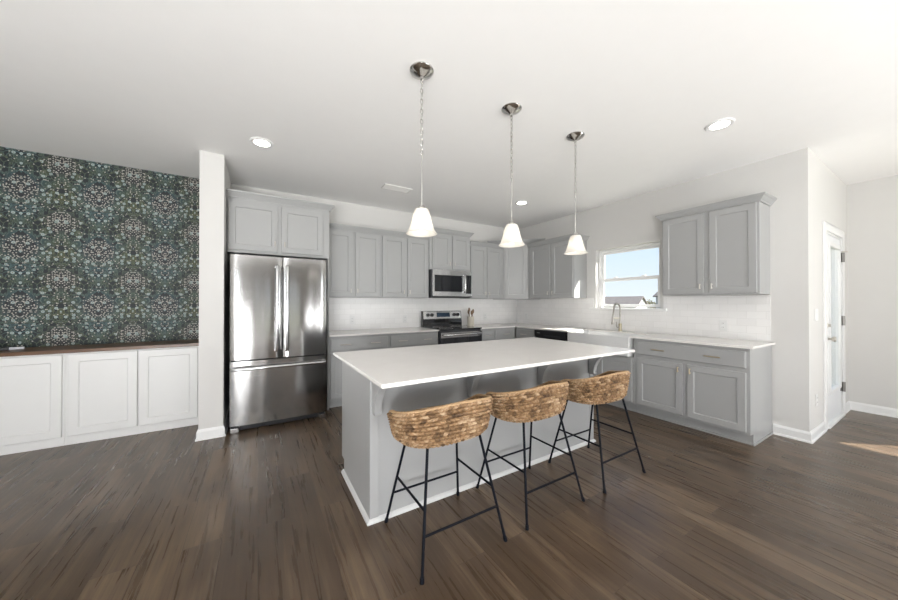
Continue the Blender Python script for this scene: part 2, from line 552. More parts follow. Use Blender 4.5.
M = dict(
    wall=pmat('wall paint', (0.635, 0.625, 0.608), 0.75, var=0.012, bump=0.08),
    rear_dark=pmat('darkened taupe paint', (0.22, 0.20, 0.18), 0.8, var=0.02),  # unseen rear wall, made dark to dim what the fridge reflects
    ceil=pmat('ceiling paint', (0.90, 0.893, 0.88), 0.85, var=0.012, bump=0.1),
    trim=pmat('white trim paint', (0.80, 0.80, 0.795), 0.35, var=0.01),
    floor=floor_mat(),
    tileX=tile_mat('X'), tileY=tile_mat('Y'),
    paper=wallpaper_mat(),
    grey=pmat('grey cabinet paint', (0.365, 0.367, 0.365), 0.38, var=0.015),
    greyin=pmat('grey toe kick', (0.30, 0.30, 0.305), 0.5, var=0.02),
    shoe=pmat('light grey moulding paint', (0.60, 0.60, 0.595), 0.4, var=0.01),
    white=pmat('white cabinet paint', (0.72, 0.72, 0.71), 0.4, var=0.012),
    quartz=quartz_mat(),
    wood=wood_mat('walnut top', (0.055, 0.024, 0.010), (0.17, 0.085, 0.040), 0.35),
    steel=steel_mat('stainless steel'),
    steelv=steel_mat('stainless handle', True, (0.66, 0.66, 0.67), 0.2),
    black=pmat('black plastic', (0.012, 0.012, 0.014), 0.35, var=0.1),
    darkside=pmat('dark appliance side', (0.030, 0.032, 0.036), 0.45, var=0.1),
    blackglass=pmat('black glass', (0.008, 0.009, 0.012), 0.05, var=0.1, coat=0.5),
    blackmetal=pmat('black painted steel', (0.005, 0.006, 0.010), 0.5, var=0.1, spec=0.1),
    display=pmat('oven display', (0.03, 0.05, 0.08), 0.1, var=0.2),
    chrome=pmat('polished nickel', (0.55, 0.54, 0.52), 0.14, 1.0, var=0.03),
    gold=pmat('champagne bronze', (0.60, 0.50, 0.33), 0.28, 1.0, var=0.04),
    hinge=pmat('satin hinge metal', (0.22, 0.21, 0.20), 0.35, 1.0, var=0.05),
    faucet=pmat('satin steel', (0.36, 0.34, 0.31), 0.3, 1.0, var=0.05),
    faucetbase=pmat('satin bronze', (0.42, 0.37, 0.27), 0.3, 1.0, var=0.05),
    nickel=pmat('brushed nickel', (0.60, 0.57, 0.52), 0.28, 1.0, var=0.05),
    wicker=wicker_mat(),
    wickerrim=wood_mat('seagrass rim wrap', (0.24, 0.13, 0.06), (0.60, 0.42, 0.24), 0.6),
    shade=shade_mat(),
    bulb=emat('lit bulb', (1.0, 0.92, 0.80), 7.0),
    led=emat('lit LED lens', (1.0, 0.95, 0.86), 14.0),
    glass=glass_mat('window glass'),
    sink=pmat('white fireclay', (0.76, 0.76, 0.755), 0.12, var=0.01),
    plate=pmat('white outlet plastic', (0.74, 0.74, 0.73), 0.35, var=0.01),
    slot=pmat('outlet slot', (0.12, 0.12, 0.12), 0.5),
    crock=pmat('cream crock', (0.62, 0.58, 0.50), 0.35, var=0.05),
    utensil=wood_mat('utensil wood', (0.13, 0.075, 0.04), (0.26, 0.165, 0.095), 0.5),
    utensild=wood_mat('dark utensil wood', (0.05, 0.025, 0.012), (0.13, 0.07, 0.035), 0.5),
    siding=pmat('white siding', (0.78, 0.77, 0.75), 0.7, var=0.02),
    sidinggrey=pmat('grey siding', (0.34, 0.35, 0.38), 0.7, var=0.03),
    roof=roof_mat(),
    grass=pmat('lawn', (0.19, 0.20, 0.13), 0.9, var=0.3, scale=0.5),
    leaf=pmat('autumn foliage', (0.14, 0.13, 0.055), 0.9, var=0.45, scale=2),
    bark=pmat('bark', (0.10, 0.07, 0.05), 0.9, var=0.3),
    vent=pmat('white vent metal', (0.74, 0.73, 0.70), 0.45, var=0.01),
    gap=pmat('dark gap', (0.02, 0.02, 0.022), 0.7),
    whitebit=pmat('white plastic', (0.62, 0.63, 0.68), 0.4),
    panelwhite=pmat('door lite frame', (0.78, 0.79, 0.80), 0.35, var=0.01),
)


# ------------------------------------------------------------------ mesh helpers
def bx(bm, x0, x1, y0, y1, z0, z1):
    vs = [bm.verts.new((x, y, z)) for z in (z0, z1) for y in (y0, y1) for x in (x0, x1)]
    for f in ((0, 2, 3, 1), (4, 5, 7, 6), (0, 1, 5, 4), (2, 6, 7, 3), (0, 4, 6, 2), (1, 3, 7, 5)):
        bm.faces.new([vs[i] for i in f])


def tube(bm, pts, r, seg=12, cap=True, taper=None):
    pts = [Vector(p) for p in pts]
    rings = []
    up = None
    for i, p in enumerate(pts):
        a = pts[max(0, i - 1)]
        c = pts[min(len(pts) - 1, i + 1)]
        t = (c - a).normalized()
        if up is None:
            up = Vector((0, 0, 1)) if abs(t.z) < 0.9 else Vector((1, 0, 0))
        s = t.cross(up).normalized()
        up = s.cross(t).normalized()
        rr = r if taper is None else taper[i]
        rings.append([bm.verts.new(p + rr * (math.cos(2 * PI * k / seg) * s + math.sin(2 * PI * k / seg) * up)) for k in range(seg)])
    for a, c in zip(rings, rings[1:]):
        for k in range(seg):
            bm.faces.new((a[k], a[(k + 1) % seg], c[(k + 1) % seg], c[k]))
    if cap:
        bm.faces.new(list(reversed(rings[0])))
        bm.faces.new(rings[-1])


def lathe(bm, prof, seg=32, center=(0, 0), close=False):
    """profile of (radius, z) turned round the z axis"""
    rings = []
    for r, z in prof:
        if r < 1e-5:
            rings.append([bm.verts.new((center[0], center[1], z))])
        else:
            rings.append([bm.verts.new((center[0] + r * math.cos(2 * PI * k / seg), center[1] + r * math.sin(2 * PI * k / seg), z)) for k in range(seg)])
    prs = list(zip(rings, rings[1:]))
    if close:
        prs.append((rings[-1], rings[0]))
    for a, c in prs:
        for k in range(seg):
            q = (k + 1) % seg
            if len(a) == 1 and len(c) == 1:
                continue
            if len(a) == 1:
                bm.faces.new((a[0], c[q], c[k]))
            elif len(c) == 1:
                bm.faces.new((a[k], a[q], c[0]))
            else:
                bm.faces.new((a[k], a[q], c[q], c[k]))


def prism(bm, poly, axis, a0, a1):
    """extrude a 2-D polygon along an axis; poly in the two other axes (in xyz order)"""
    def P(p, a):
        if axis == 'x':
            return (a, p[0], p[1])
        if axis == 'y':
            return (p[0], a, p[1])
        return (p[0], p[1], a)
    A = [bm.verts.new(P(p, a0)) for p in poly]
    B = [bm.verts.new(P(p, a1)) for p in poly]
    n_ = len(poly)
    for i in range(n_):
        j = (i + 1) % n_
        bm.faces.new((A[i], A[j], B[j], B[i]))
    bm.faces.new(list(reversed(A)))
    bm.faces.new(B)


def obj(name, bm, mat, parent=None, bevel=0.0, smooth=False, segs=2):
    bmesh.ops.recalc_face_normals(bm, faces=bm.faces[:])
    me = bpy.data.meshes.new(name)
    bm.to_mesh(me)
    bm.free()
    for mm in (mat if isinstance(mat, (list, tuple)) else [mat]):
        me.materials.append(mm)
    o = bpy.data.objects.new(name, me)
    C.objects.link(o)
    if parent:
        o.parent = parent
    if smooth:
        for p in me.polygons:
            p.use_smooth = True
        try:
            me.set_sharp_from_angle(angle=math.radians(40))
        except Exception:
            pass
    if bevel > 0:
        bv = o.modifiers.new('bevel', 'BEVEL')
        bv.width = bevel
        bv.segments = segs
        bv.limit_method = 'ANGLE'
        bv.angle_limit = math.radians(50)
    return o


def tag(o, label, cat, group=None):
    o['label'] = label
    o['category'] = cat
    if group:
        o['group'] = group
    return o


def thing(name, label, cat, loc=(0, 0, 0), rotz=0.0, group=None):
    o = bpy.data.objects.new(name, None)
    o.empty_display_size = 0.1
    C.objects.link(o)
    o.location = loc
    o.rotation_euler = (0, 0, rotz)
    return tag(o, label, cat, group)


def struct(o):
    o['kind'] = 'structure'
    return o


def BM():
    return bmesh.new()


def box_obj(name, dims, mat, parent=None, bevel=0.0):
    bm = BM()
    bx(bm, *dims)
    return obj(name, bm, mat, parent, bevel)


def dup(root, loc, label=None, rotz=None):
    def cp(o, parent):
        c = o.copy()
        C.objects.link(c)
        if parent is not None:
            c.parent = parent
        for ch in o.children:
            cp(ch, c)
        return c
    r = cp(root, None)
    r.location = loc
    if rotz is not None:
        r.rotation_euler = (0, 0, rotz)
    if label:
        r['label'] = label
    return r


# ------------------------------------------------------------------ room shell
def wall_with_holes(name, axis, p0, p1, t0, t1, holes, mat, z0=0.0, z1=H):
    """wall along axis 'x' or 'y' from p0 to p1, thickness t0..t1 on the other axis; holes = (a0,a1,z0,z1)"""
    bm = BM()
    cuts = sorted({p0, p1} | {a for h in holes for a in h[:2]})
    for a, c in zip(cuts, cuts[1:]):
        mid = (a + c) / 2
        hs = [h for h in holes if h[0] < mid < h[1]]
        spans = [(z0, z1)]
        for h in hs:
            spans = [s for sp_ in spans for s in ((sp_[0], min(sp_[1], h[2])), (max(sp_[0], h[3]), sp_[1])) if s[1] - s[0] > 1e-4]
        for s in spans:
            if axis == 'x':
                bx(bm, a, c, t0, t1, s[0], s[1])
            else:
                bx(bm, t0, t1, a, c, s[0], s[1])
    bmesh.ops.remove_doubles(bm, verts=bm.verts[:], dist=1e-5)
    return struct(obj(name, bm, mat))


T = 0.15
PLAN = [(XL - T, YR - T), (XF + T, YR - T), (XF + T, YE + T), (XR + T, YE + T), (XR + T, YB + T), (XL - T, YB + T)]
for nm, za, zc, mt in (('floor', -0.12, 0.0, 'floor'), ('ceiling', H, H + 0.12, 'ceil')):
    bm = BM()
    prism(bm, PLAN, 'z', za, zc)
    struct(obj(nm, bm, M[mt]))
WIN = (2.05, 2.95, 1.205, 2.11)
DOORX = (5.04, 5.86)
PATIO = (-2.60, -0.730)
struct(box_obj('wall_alcove', (XL - T, -0.487, YB, YB + T, 0, H), M['paper']))
struct(box_obj('wall_back', (-0.487, XR + T, YB, YB + T, 0, H), M['wall']))
wall_with_holes('wall_right', 'y', YE, YB, XR, XR + T, [WIN], M['wall'])
wall_with_holes('wall_entry', 'x', XR + T, XF, YE, YE + T, [(DOORX[0], DOORX[1], 0, 2.065)], M['wall'])
wall_with_holes('wall_far', 'y', YR, YE + T, XF, XF + T, [(PATIO[0], PATIO[1], 0, 2.08)], M['wall'])
RW1, RW2, RW3 = (-2.4, -1.1, 0.4, 2.3), (2.6, 5.4, 0.05, 2.3), (0.1, 0.6, 0.2, 2.1)
LW = (-3.0, -0.8, 0.5, 2.3)
wall_with_holes('wall_rear', 'x', XL - T, XF + T, YR - T, YR, [RW1, RW2, RW3], M['rear_dark'])
wall_with_holes('wall_left', 'y', YR, YB, XL - T, XL, [LW], M['wall'])
struct(box_obj('wall_wing', (-0.487, -0.294, 3.80, YB, 0, H), M['wall']))


def baseboard(name, pts, h=0.10, t=0.014):
    """sweep a small profile along a floor polyline; the room is on the left of the direction of travel"""
    prof = [(0, 0), (t + 0.008, 0), (t + 0.008, 0.012), (t, 0.02), (t, h - 0.022), (t * 0.55, h - 0.006), (t * 0.4, h), (0, h)]
    return sweep_profile(name, pts, prof, M['trim'])


def sweep_profile(name, pts, prof, mat, parent=None, bm_out=None, side=1):
    bm = bm_out or BM()
    P = [Vector((p[0], p[1])) for p in pts]
    n_ = len(P)
    rings = []
    for i in range(n_):
        d0 = (P[i] - P[i - 1]).normalized() if i > 0 else None
        d1 = (P[i + 1] - P[i]).normalized() if i < n_ - 1 else None
        if d0 is None:
            nrm = Vector((-d1.y, d1.x))
        elif d1 is None:
            nrm = Vector((-d0.y, d0.x))
        else:
            na, nb = Vector((-d0.y, d0.x)), Vector((-d1.y, d1.x))
            nrm = (na + nb) / (1 + na.dot(nb))
        z = pts[i][2] if len(pts[i]) > 2 else 0.0
        rings.append([bm.verts.new((P[i].x + side * nrm.x * o, P[i].y + side * nrm.y * o, z + h)) for o, h in prof])
    k = len(prof)
    for a, c in zip(rings, rings[1:]):
        for j in range(k):
            q = (j + 1) % k
            bm.faces.new((a[j], a[q], c[q], c[j]))
    bm.faces.new(rings[0])
    bm.faces.new(list(reversed(rings[-1])))
    if bm_out is None:
        return obj(name, bm, mat, parent)


struct(baseboard('baseboard_right', [(XR, 1.02), (XR, YE), (4.955, YE)][::-1]))
struct(baseboard('baseboard_far', [(5.945, YE), (XF, YE), (XF, PATIO[1] + 0.09)][::-1]))
struct(baseboard('baseboard_wing', [(-0.487, 4.25), (-0.487, 3.80), (-0.294, 3.80), (-0.294, 4.6)][::-1]))
struct(baseboard('baseboard_rear', [(XF, PATIO[0] - 0.09), (XF, YR), (XL, YR), (XL, 4.2)][::-1]))

# backsplash tile
bm = BM()
bx(bm, 0.74, XR - 0.008, YB - 0.008, YB, 0.914, 1.40)
struct(obj('trim_1', bm, M['tileX']))
bm = BM()
bx(bm, XR - 0.008, XR, 2.99, YB, 0.914, 1.385)
bx(bm, XR - 0.008, XR, 2.01, 2.99, 0.914, 1.20)
bx(bm, XR - 0.008, XR, 1.035, 2.01, 0.914, 1.385)
bmesh.ops.remove_doubles(bm, verts=bm.verts[:], dist=1e-5)
struct(obj('trim_2', bm, M['tileY']))


# ------------------------------------------------------------------ kitchen window
def frame_boxes(bm, axis, a0, a1, z0, z1, t0, t1, w):
    for (p, q, r, s) in ((a0, a1, z0, z0 + w), (a0, a1, z1 - w, z1), (a0, a0 + w, z0 + w, z1 - w), (a1 - w, a1, z0 + w, z1 - w)):
        if axis == 'y':
            bx(bm, t0, t1, p, q, r, s)
        else:
            bx(bm, p, q, t0, t1, r, s)


win = bpy.data.objects.new('window_1', None)
C.objects.link(win)
win['kind'] = 'structure'
bm = BM()
frame_boxes(bm, 'y', WIN[0], WIN[1], WIN[2] + 0.0, WIN[3], XR + 0.0755, XR + 0.145, 0.032)
obj('window_frame', bm, M['trim'], win, 0.003)
midz = 1.655
bm = BM()
frame_boxes(bm, 'y', WIN[0] + 0.032, WIN[1] - 0.032, WIN[2] + 0.045, midz + 0.02, XR + 0.085, XR + 0.11, 0.040)
s1 = obj('lower_sash', bm, M['trim'], win, 0.003)
box_obj('pane', (XR + 0.095, XR + 0.099, WIN[0] + 0.06, WIN[1] - 0.06, WIN[2] + 0.06, midz - 0.01), M['glass'], s1)
for yy in (2.3, 2.7):
    bm = BM()
    bx(bm, XR + 0.078, XR + 0.11, yy - 0.025, yy + 0.025, midz + 0.02, midz + 0.034)
    obj('sash_lock', bm, M['trim'], s1, 0.004)
bm = BM()
frame_boxes(bm, 'y', WIN[0] + 0.032, WIN[1] - 0.032, midz - 0.025, WIN[3] - 0.032, XR + 0.112, XR + 0.137, 0.036)
s2 = obj('upper_sash', bm, M['trim'], win, 0.003)
box_obj('pane', (XR + 0.122, XR + 0.126, WIN[0] + 0.058, WIN[1] - 0.058, midz + 0.01, WIN[3] - 0.058), M['glass'], s2)
bm = BM()
prism(bm, [(XR - 0.045, 1.965), (XR - 0.0085, 1.965), (XR - 0.0085, WIN[0]), (XR + 0.075, WIN[0]), (XR + 0.075, WIN[1]), (XR - 0.0085, WIN[1]), (XR - 0.0085, 3.035), (XR - 0.045, 3.035)], 'z', 1.205, 1.235)
obj('window_sill', bm, M['trim'], win, 0.004)

# ------------------------------------------------------------------ glazed door on the entry wall
dr = bpy.data.objects.new('door_1', None)
C.objects.link(dr)
dr['kind'] = 'structure'
d0, d1 = DOORX
bm = BM()
cz = 2.065
for (a, c, e_, f) in ((d0 - 0.08, d0, 0, cz + 0.08), (d1, d1 + 0.08, 0, cz + 0.08), (d0, d1, cz, cz + 0.08)):
    bx(bm, a, c, YE - 0.018, YE, e_, f)
bmesh.ops.remove_doubles(bm, verts=bm.verts[:], dist=1e-5)
obj('door_casing', bm, M['trim'], dr, 0.004)
bm = BM()
for (a, c, e_, f) in ((d0, d0 + 0.018, 0, cz), (d1 - 0.018, d1, 0, cz), (d0 + 0.018, d1 - 0.018, cz - 0.018, cz)):
    bx(bm, a, c, YE, YE + 0.15, e_, f)
obj('door_jamb', bm, M['trim'], dr)
sx0, sx1 = d0 + 0.021, d1 - 0.021
lz0, lz1, lx0, lx1 = 0.36, 1.93, sx0 + 0.13, sx1 - 0.13
bm = BM()
for (a, c, e_, f) in ((sx0, lx0, 0.03, cz - 0.02), (lx1, sx1, 0.03, cz - 0.02), (lx0, lx1, 0.03, lz0), (lx0, lx1, lz1, cz - 0.02)):
    bx(bm, a, c, YE + 0.004, YE + 0.048, e_, f)
bmesh.ops.remove_doubles(bm, verts=bm.verts[:], dist=1e-5)
slab = obj('door_slab', bm, M['panelwhite'], dr)
bm = BM()
for (o_, y0, y1) in ((0.035, YE - 0.010, YE + 0.004), (0.020, YE - 0.018, YE - 0.010)):
    frame_boxes(bm, 'x', lx0 - o_, lx1 + o_, lz0 - o_, lz1 + o_, y0, y1, o_ + 0.012)
obj('lite_frame', bm, M['trim'], slab, 0.004)
box_obj('pane', (lx0, lx1, YE + 0.022, YE + 0.028, lz0, lz1), M['glass'], slab)
for zz in (0.33, 1.10, 1.84):
    bm = BM()
    bx(bm, sx1 - 0.030, sx1 + 0.010, YE - 0.002, YE + 0.004, zz - 0.05, zz + 0.05)
    tube(bm, [(sx1 + 0.004, YE - 0.016, zz - 0.055), (sx1 + 0.004, YE - 0.016, zz + 0.055)], 0.015)
    obj('hinge', bm, M['hinge'], dr)
bm = BM()
tube(bm, [(sx1 - 0.02, YE - 0.012, 1.905), (sx1 + 0.055, YE - 0.05, 1.905)], 0.006, 8)
obj('door_stop', bm, M['nickel'], dr)


def turned_y(bm, x, z, prof, y0, seg=24):
    """lathe along -y"""
    b2 = BM()
    lathe(b2, prof, seg)
    for v in b2.verts:
        a, c, h = v.co
        v.co = (x + a, y0 - h, z + c)
    me_ = bpy.data.meshes.new('t')
    b2.to_mesh(me_)
    b2.free()
    bm.from_mesh(me_)
    bpy.data.meshes.remove(me_)


kx = sx0 + 0.065
bm = BM()
turned_y(bm, kx, 0.93, [(0, 0), (0.032, 0), (0.032, 0.006), (0.012, 0.012), (0.011, 0.034), (0.024, 0.042), (0.028, 0.054), (0.024, 0.066), (0, 0.07)], YE + 0.004)
obj('door_knob', bm, M['nickel'], slab, smooth=True)
bm = BM()
turned_y(bm, kx, 1.07, [(0, 0), (0.030, 0), (0.030, 0.008), (0.024, 0.014), (0, 0.014)], YE + 0.004)
bx(bm, kx - 0.004, kx + 0.004, YE - 0.028, YE - 0.008, 1.055, 1.085)
obj('deadbolt', bm, M['nickel'], slab, smooth=True)
box_obj('threshold', (d0 + 0.018, d1 - 0.018, YE - 0.03, YE + 0.15, 0.0, 0.028), M['trim'], dr, 0.006)

# openings the photograph does not show, in the living area behind and beside the camera; windows invented for their light
for k, (nm, ax, a0, a1, z0, z1, t0, t1) in enumerate((
        ('door_2', 'y', PATIO[0], PATIO[1], 0.0, 2.08, XF + 0.04, XF + 0.10),
        ('window_2', 'x', RW1[0], RW1[1], RW1[2], RW1[3], YR - 0.10, YR - 0.04),
        ('window_3', 'x', RW2[0], RW2[1], RW2[2], RW2[3], YR - 0.10, YR - 0.04),
        ('window_4', 'x', RW3[0], RW3[1], RW3[2], RW3[3], YR - 0.10, YR - 0.04),
        ('window_5', 'y', LW[0], LW[1], LW[2], LW[3], XL - 0.10, XL - 0.04))):
    r_ = bpy.data.objects.new(nm, None)
    C.objects.link(r_)
    r_['kind'] = 'structure'
    bm = BM()
    frame_boxes(bm, ax, a0, a1, z0, z1, t0, t1, 0.05)
    mid = (a0 + a1) / 2
    if ax == 'y':
        bx(bm, t0, t1, mid - 0.03, mid + 0.03, z0 + 0.05, z1 - 0.05)
    else:
        bx(bm, mid - 0.03, mid + 0.03, t0, t1, z0 + 0.05, z1 - 0.05)
    obj('frame', bm, M['trim'], r_)
    for (p, q) in ((a0 + 0.05, mid - 0.03), (mid + 0.03, a1 - 0.05)):
        tm = (t0 + t1) / 2
        dims = (tm - 0.002, tm + 0.002, p, q, z0 + 0.05, z1 - 0.05) if ax == 'y' else (p, q, tm - 0.002, tm + 0.002, z0 + 0.05, z1 - 0.05)
        box_obj('pane', dims, M['glass'], r_)


# ------------------------------------------------------------------ cabinets
def shaker_bm(x0, x1, z0, z1, y0=-0.02, t=0.0195, f=0.058, rec=0.009):
    """front at y0, back at y0+t; a recessed centre panel"""
    bm = BM()
    def ring(i, y):
        return [bm.verts.new(p) for p in ((x0 + i, y, z0 + i), (x1 - i, y, z0 + i), (x1 - i, y, z1 - i), (x0 + i, y, z1 - i))]
    rs = [ring(0, y0 + t), ring(0, y0 + 0.003), ring(0.003, y0), ring(f, y0), ring(f + 0.007, y0 + rec)]
    for a, c in zip(rs, rs[1:]):
        for k in range(4):
            bm.faces.new((a[k], a[(k + 1) % 4], c[(k + 1) % 4], c[k]))
    bm.faces.new(rs[0])
    bm.faces.new(rs[-1])
    return bm


def slab_bm(x0, x1, z0, z1, y0=-0.02, t=0.0195):
    bm = BM()
    def ring(i, y):
        return [bm.verts.new(p) for p in ((x0 + i, y, z0 + i), (x1 - i, y, z0 + i), (x1 - i, y, z1 - i), (x0 + i, y, z1 - i))]
    rs = [ring(0, y0 + t), ring(0, y0 + 0.004), ring(0.007, y0)]
    for a, c in zip(rs, rs[1:]):
        for k in range(4):
            bm.faces.new((a[k], a[(k + 1) % 4], c[(k + 1) % 4], c[k]))
    bm.faces.new(rs[0])
    bm.faces.new(rs[-1])
    return bm


def pull(parent, x, z, vertical, L, y0=-0.02, mat=None, r=0.0052):
    bm = BM()
    s = 0.028
    h = L / 2
    a = (0, 1) if vertical else (1, 0)
    q = h * 0.72
    tube(bm, [(x - a[0] * h, y0 - s, z - a[1] * h), (x + a[0] * h, y0 - s, z + a[1] * h)], r, 10)
    for sg in (-1, 1):
        tube(bm, [(x + sg * a[0] * q, y0, z + sg * a[1] * q), (x + sg * a[0] * q, y0 - s, z + sg * a[1] * q)], r * 0.8, 8)
    return obj('pull', bm, mat or M['nickel'], parent, smooth=True)


CROWN = [(0, 0), (0.010, 0), (0.014, 0.012), (0.022, 0.018), (0.040, 0.046), (0.050, 0.052), (0.054, 0.066), (0, 0.066)]


def cabinet(name, label, cat, loc, rotz, Wd, D, z0, z1, doors=(), drawers=(), crown=None, toe=False, mat=None,
            group=None, side_to_floor=(), pullmat=None, dL=0.055, frame_w=0.058, top=0.0):
    mat = mat or M['grey']
    t = thing(name, label, cat, loc, rotz, group)
    bm = BM()
    if toe:
        th, td = 0.105, 0.075
        bx(bm, 0, Wd, 0, D, th, z1)
        obj('carcass', bm, mat, t, 0.002)
        bm = BM()
        bx(bm, 0, Wd, td, D, 0, th)
        tk = obj('toe_kick', bm, mat, t)
        bm = BM()
        bx(bm, 0, Wd, td - 0.012, td, 0, 0.02)
        obj('shoe_moulding', bm, mat, tk, 0.004)
    else:
        bx(bm, 0, Wd, 0, D, z0, z1)
        obj('carcass', bm, mat, t, 0.002)
    for (x0, x1, a0, a1, px, pz) in doors:
        d_ = obj('door', shaker_bm(x0, x1, a0, a1, f=frame_w), mat, t)
        if px is not None:
            pull(d_, px, pz, True, dL, mat=pullmat)
    for (x0, x1, a0, a1, pxs) in drawers:
        d_ = obj('drawer_front', slab_bm(x0, x1, a0, a1), mat, t)
        for px in pxs:
            pull(d_, px, (a0 + a1) / 2, False, 0.13, mat=pullmat)
    if crown:
        # crown = (left return, right return)
        pts = []
        if crown[0]:
            pts.append((0, D, z1))
        pts += [(0, 0, z1), (Wd, 0, z1)]
        if crown[1]:
            pts.append((Wd, D, z1))
        o = sweep_profile('crown_moulding', pts, CROWN, mat, t, side=-1)
    return t


UB, UT = 1.385, 2.286          # upper cabinets: underside and top of box
YU = YB - 0.305 - 0.001        # front plane of the back-wall upper boxes
XU = XR - 0.305 - 0.001
GU = 'grey upper cabinets on the range wall'
EPS = 0.001


def upper_doors(xs, z0, z1, origin):
    out = []
    for (a, c, side) in xs:
        a, c = a - origin, c - origin
        px = (c - 0.028) if side == 'R' else (a + 0.028)
        out.append((a, c, z0, z1, px, z0 + 0.075))
    return out


# over the fridge, with a full-height end panel on its right
fc = cabinet('fridge_cabinet', 'grey two-door cabinet directly above the stainless refrigerator', 'cabinet',
             (-0.286, 4.04, 0), 0, 1.022, YB - 4.04 - EPS, 1.845, 2.43,
             doors=[(0.012, 0.470, 1.875, 2.39, 0.440, 1.965), (0.505, 0.948, 1.875, 2.39, 0.537, 1.965)],
             crown=(False, True))
bm = BM()
bx(bm, 1.003, 1.022, 0, YB - 4.04 - EPS, 0, 1.845)
obj('end_panel', bm, M['grey'], fc, 0.001)

# wall cabinets left of the microwave
x0 = 0.738
cabinet('wall_cabinet', 'grey two-door wall cabinet beside the fridge, left of the matching pair over the counter', 'cabinet',
        (x0, YU, 0), 0, 0.760, 0.305, UB, UT,
        doors=upper_doors([(0.762, 1.095, 'R'), (1.131, 1.480, 'L')], UB + 0.012, UT - 0.015, x0), crown=(False, False), group=GU)
x0 = 1.499
cabinet('wall_cabinet', 'grey two-door wall cabinet immediately left of the microwave', 'cabinet',
        (x0, YU, 0), 0, 0.772, 0.305, UB, UT,
        doors=upper_doors([(1.518, 1.871, 'R'), (1.909, 2.246, 'L')], UB + 0.012, UT - 0.015, x0), crown=(False, False), group=GU)
x0 = 2.272
cabinet('wall_cabinet', 'short grey two-door cabinet mounted right above the microwave', 'cabinet',
        (x0, YU - 0.02, 0), 0, 0.768, 0.325, 1.832, 2.415,
        doors=upper_doors([(2.318, 2.655, 'R'), (2.69, 3.012, 'L')], 1.86, 2.395, x0), crown=(True, True), group=GU)
x0 = 3.042
cabinet('wall_cabinet', 'grey two-door wall cabinet between the microwave and the corner cabinet', 'cabinet',
        (x0, YU, 0), 0, 0.752, 0.305, UB, UT,
        doors=upper_doors([(3.060, 3.388, 'R'), (3.412, 3.745, 'L')], UB + 0.012, UT - 0.015, x0), crown=(False, False), group=GU)

# diagonal corner cabinet
A = Vector((3.797, YU + 0.0))
Bq = Vector((XU, 4.055))
dirv = (Bq - A).normalized()
ang = math.atan2(dirv.y, dirv.x)
Ld = (Bq - A).length
ct = thing('corner_cabinet', 'tall diagonal single-door grey cabinet filling the corner of the kitchen', 'cabinet', (A.x, A.y, 0), ang)
inv = Matrix.Rotation(-ang, 2)
loc = lambda p: tuple(inv @ (Vector(p) - A))
bm = BM()
zt = 2.385
prism(bm, [loc(p) for p in ((A.x, A.y), (Bq.x, Bq.y), (XR - EPS, Bq.y), (XR - EPS, YB - EPS), (A.x, YB - EPS))], 'z', UB - 0.01, zt)
obj('carcass', bm, M['grey'], ct, 0.002)
dd = obj('door', shaker_bm(0.03, Ld - 0.03, UB + 0.012, zt - 0.03), M['grey'], ct)
sweep_profile('crown_moulding', [(-0.29, 0, zt - 0.012), (Ld + 0.29, 0, zt - 0.012)], CROWN, M['grey'], ct, side=-1)

# wall cabinets on the window wall (local x runs towards the camera)
RZ = -PI / 2


def rw_doors(ys, z0, z1, yo):
    out = []
    for (ya, yc, side) in ys:          # ya > yc ; viewer's left is the larger y
        a, c = yo - ya, yo - yc
        px = (c - 0.028) if side == 'R' else (a + 0.028)
        out.append((a, c, z0, z1, px, z0 + 0.075))
    return out


yo = 4.05
cabinet('wall_cabinet', 'grey two-door wall cabinet between the corner cabinet and the left side of the window', 'cabinet',
        (XU, yo, 0), RZ, yo - 3.105, 0.305, UB, UT,
        doors=rw_doors([(3.985, 3.56, 'R'), (3.525, 3.118, 'L')], UB + 0.012, UT - 0.015, yo), crown=(False, True),
        group='grey upper cabinets on the window wall')
yo = 1.885
cabinet('wall_cabinet', 'grey two-door wall cabinet to the right of the kitchen window', 'cabinet',
        (XU, yo, 0), RZ, yo - 1.035, 0.305, UB + 0.01, UT - 0.005,
        doors=rw_doors([(1.870, 1.472, 'R'), (1.425, 1.053, 'L')], UB + 0.024, UT - 0.012, yo), crown=(True, True),
        group='grey upper cabinets on the window wall')

# base cabinets, back wall
CT, CTH = 0.914, 0.021
BZ = CT - CTH
YF = YB - 0.61
XFc = XR - 0.61
GB = 'grey base cabinets'
DZ0, DZ1, RZ0, RZ1 = 0.130, 0.690, 0.715, 0.862
for (a, c, lab) in ((0.738, 1.505, 'grey base cabinet with a drawer beside the refrigerator'),
                    (1.506, 2.268, 'grey base cabinet with a drawer just left of the range')):
    w = c - a
    cabinet('base_cabinet', lab, 'cabinet', (a, YF, 0), 0, w, 0.61 - 0.009, 0, BZ - EPS,
            doors=[(0.018, w / 2 - 0.012, DZ0, DZ1, w / 2 - 0.04, DZ1 - 0.08), (w / 2 + 0.012, w - 0.018, DZ0, DZ1, w / 2 + 0.04, DZ1 - 0.08)],
            drawers=[(0.018, w - 0.018, RZ0, RZ1, (w * 0.25, w * 0.75))], toe=True, group=GB)
for (a, c, lab) in ((3.040, 3.325, 'narrow grey base cabinet immediately right of the range'),
                    (3.326, 3.785, 'grey base cabinet in the corner right of the narrow one')):
    w = c - a
    cabinet('base_cabinet', lab, 'cabinet', (a, YF, 0), 0, w, 0.61 - 0.009, 0, BZ - EPS,
            doors=[(0.018, w - 0.018, DZ0, DZ1, 0.05, DZ1 - 0.08)],
            drawers=[(0.018, w - 0.018, RZ0, RZ1, (w * 0.5,))], toe=True, group=GB)
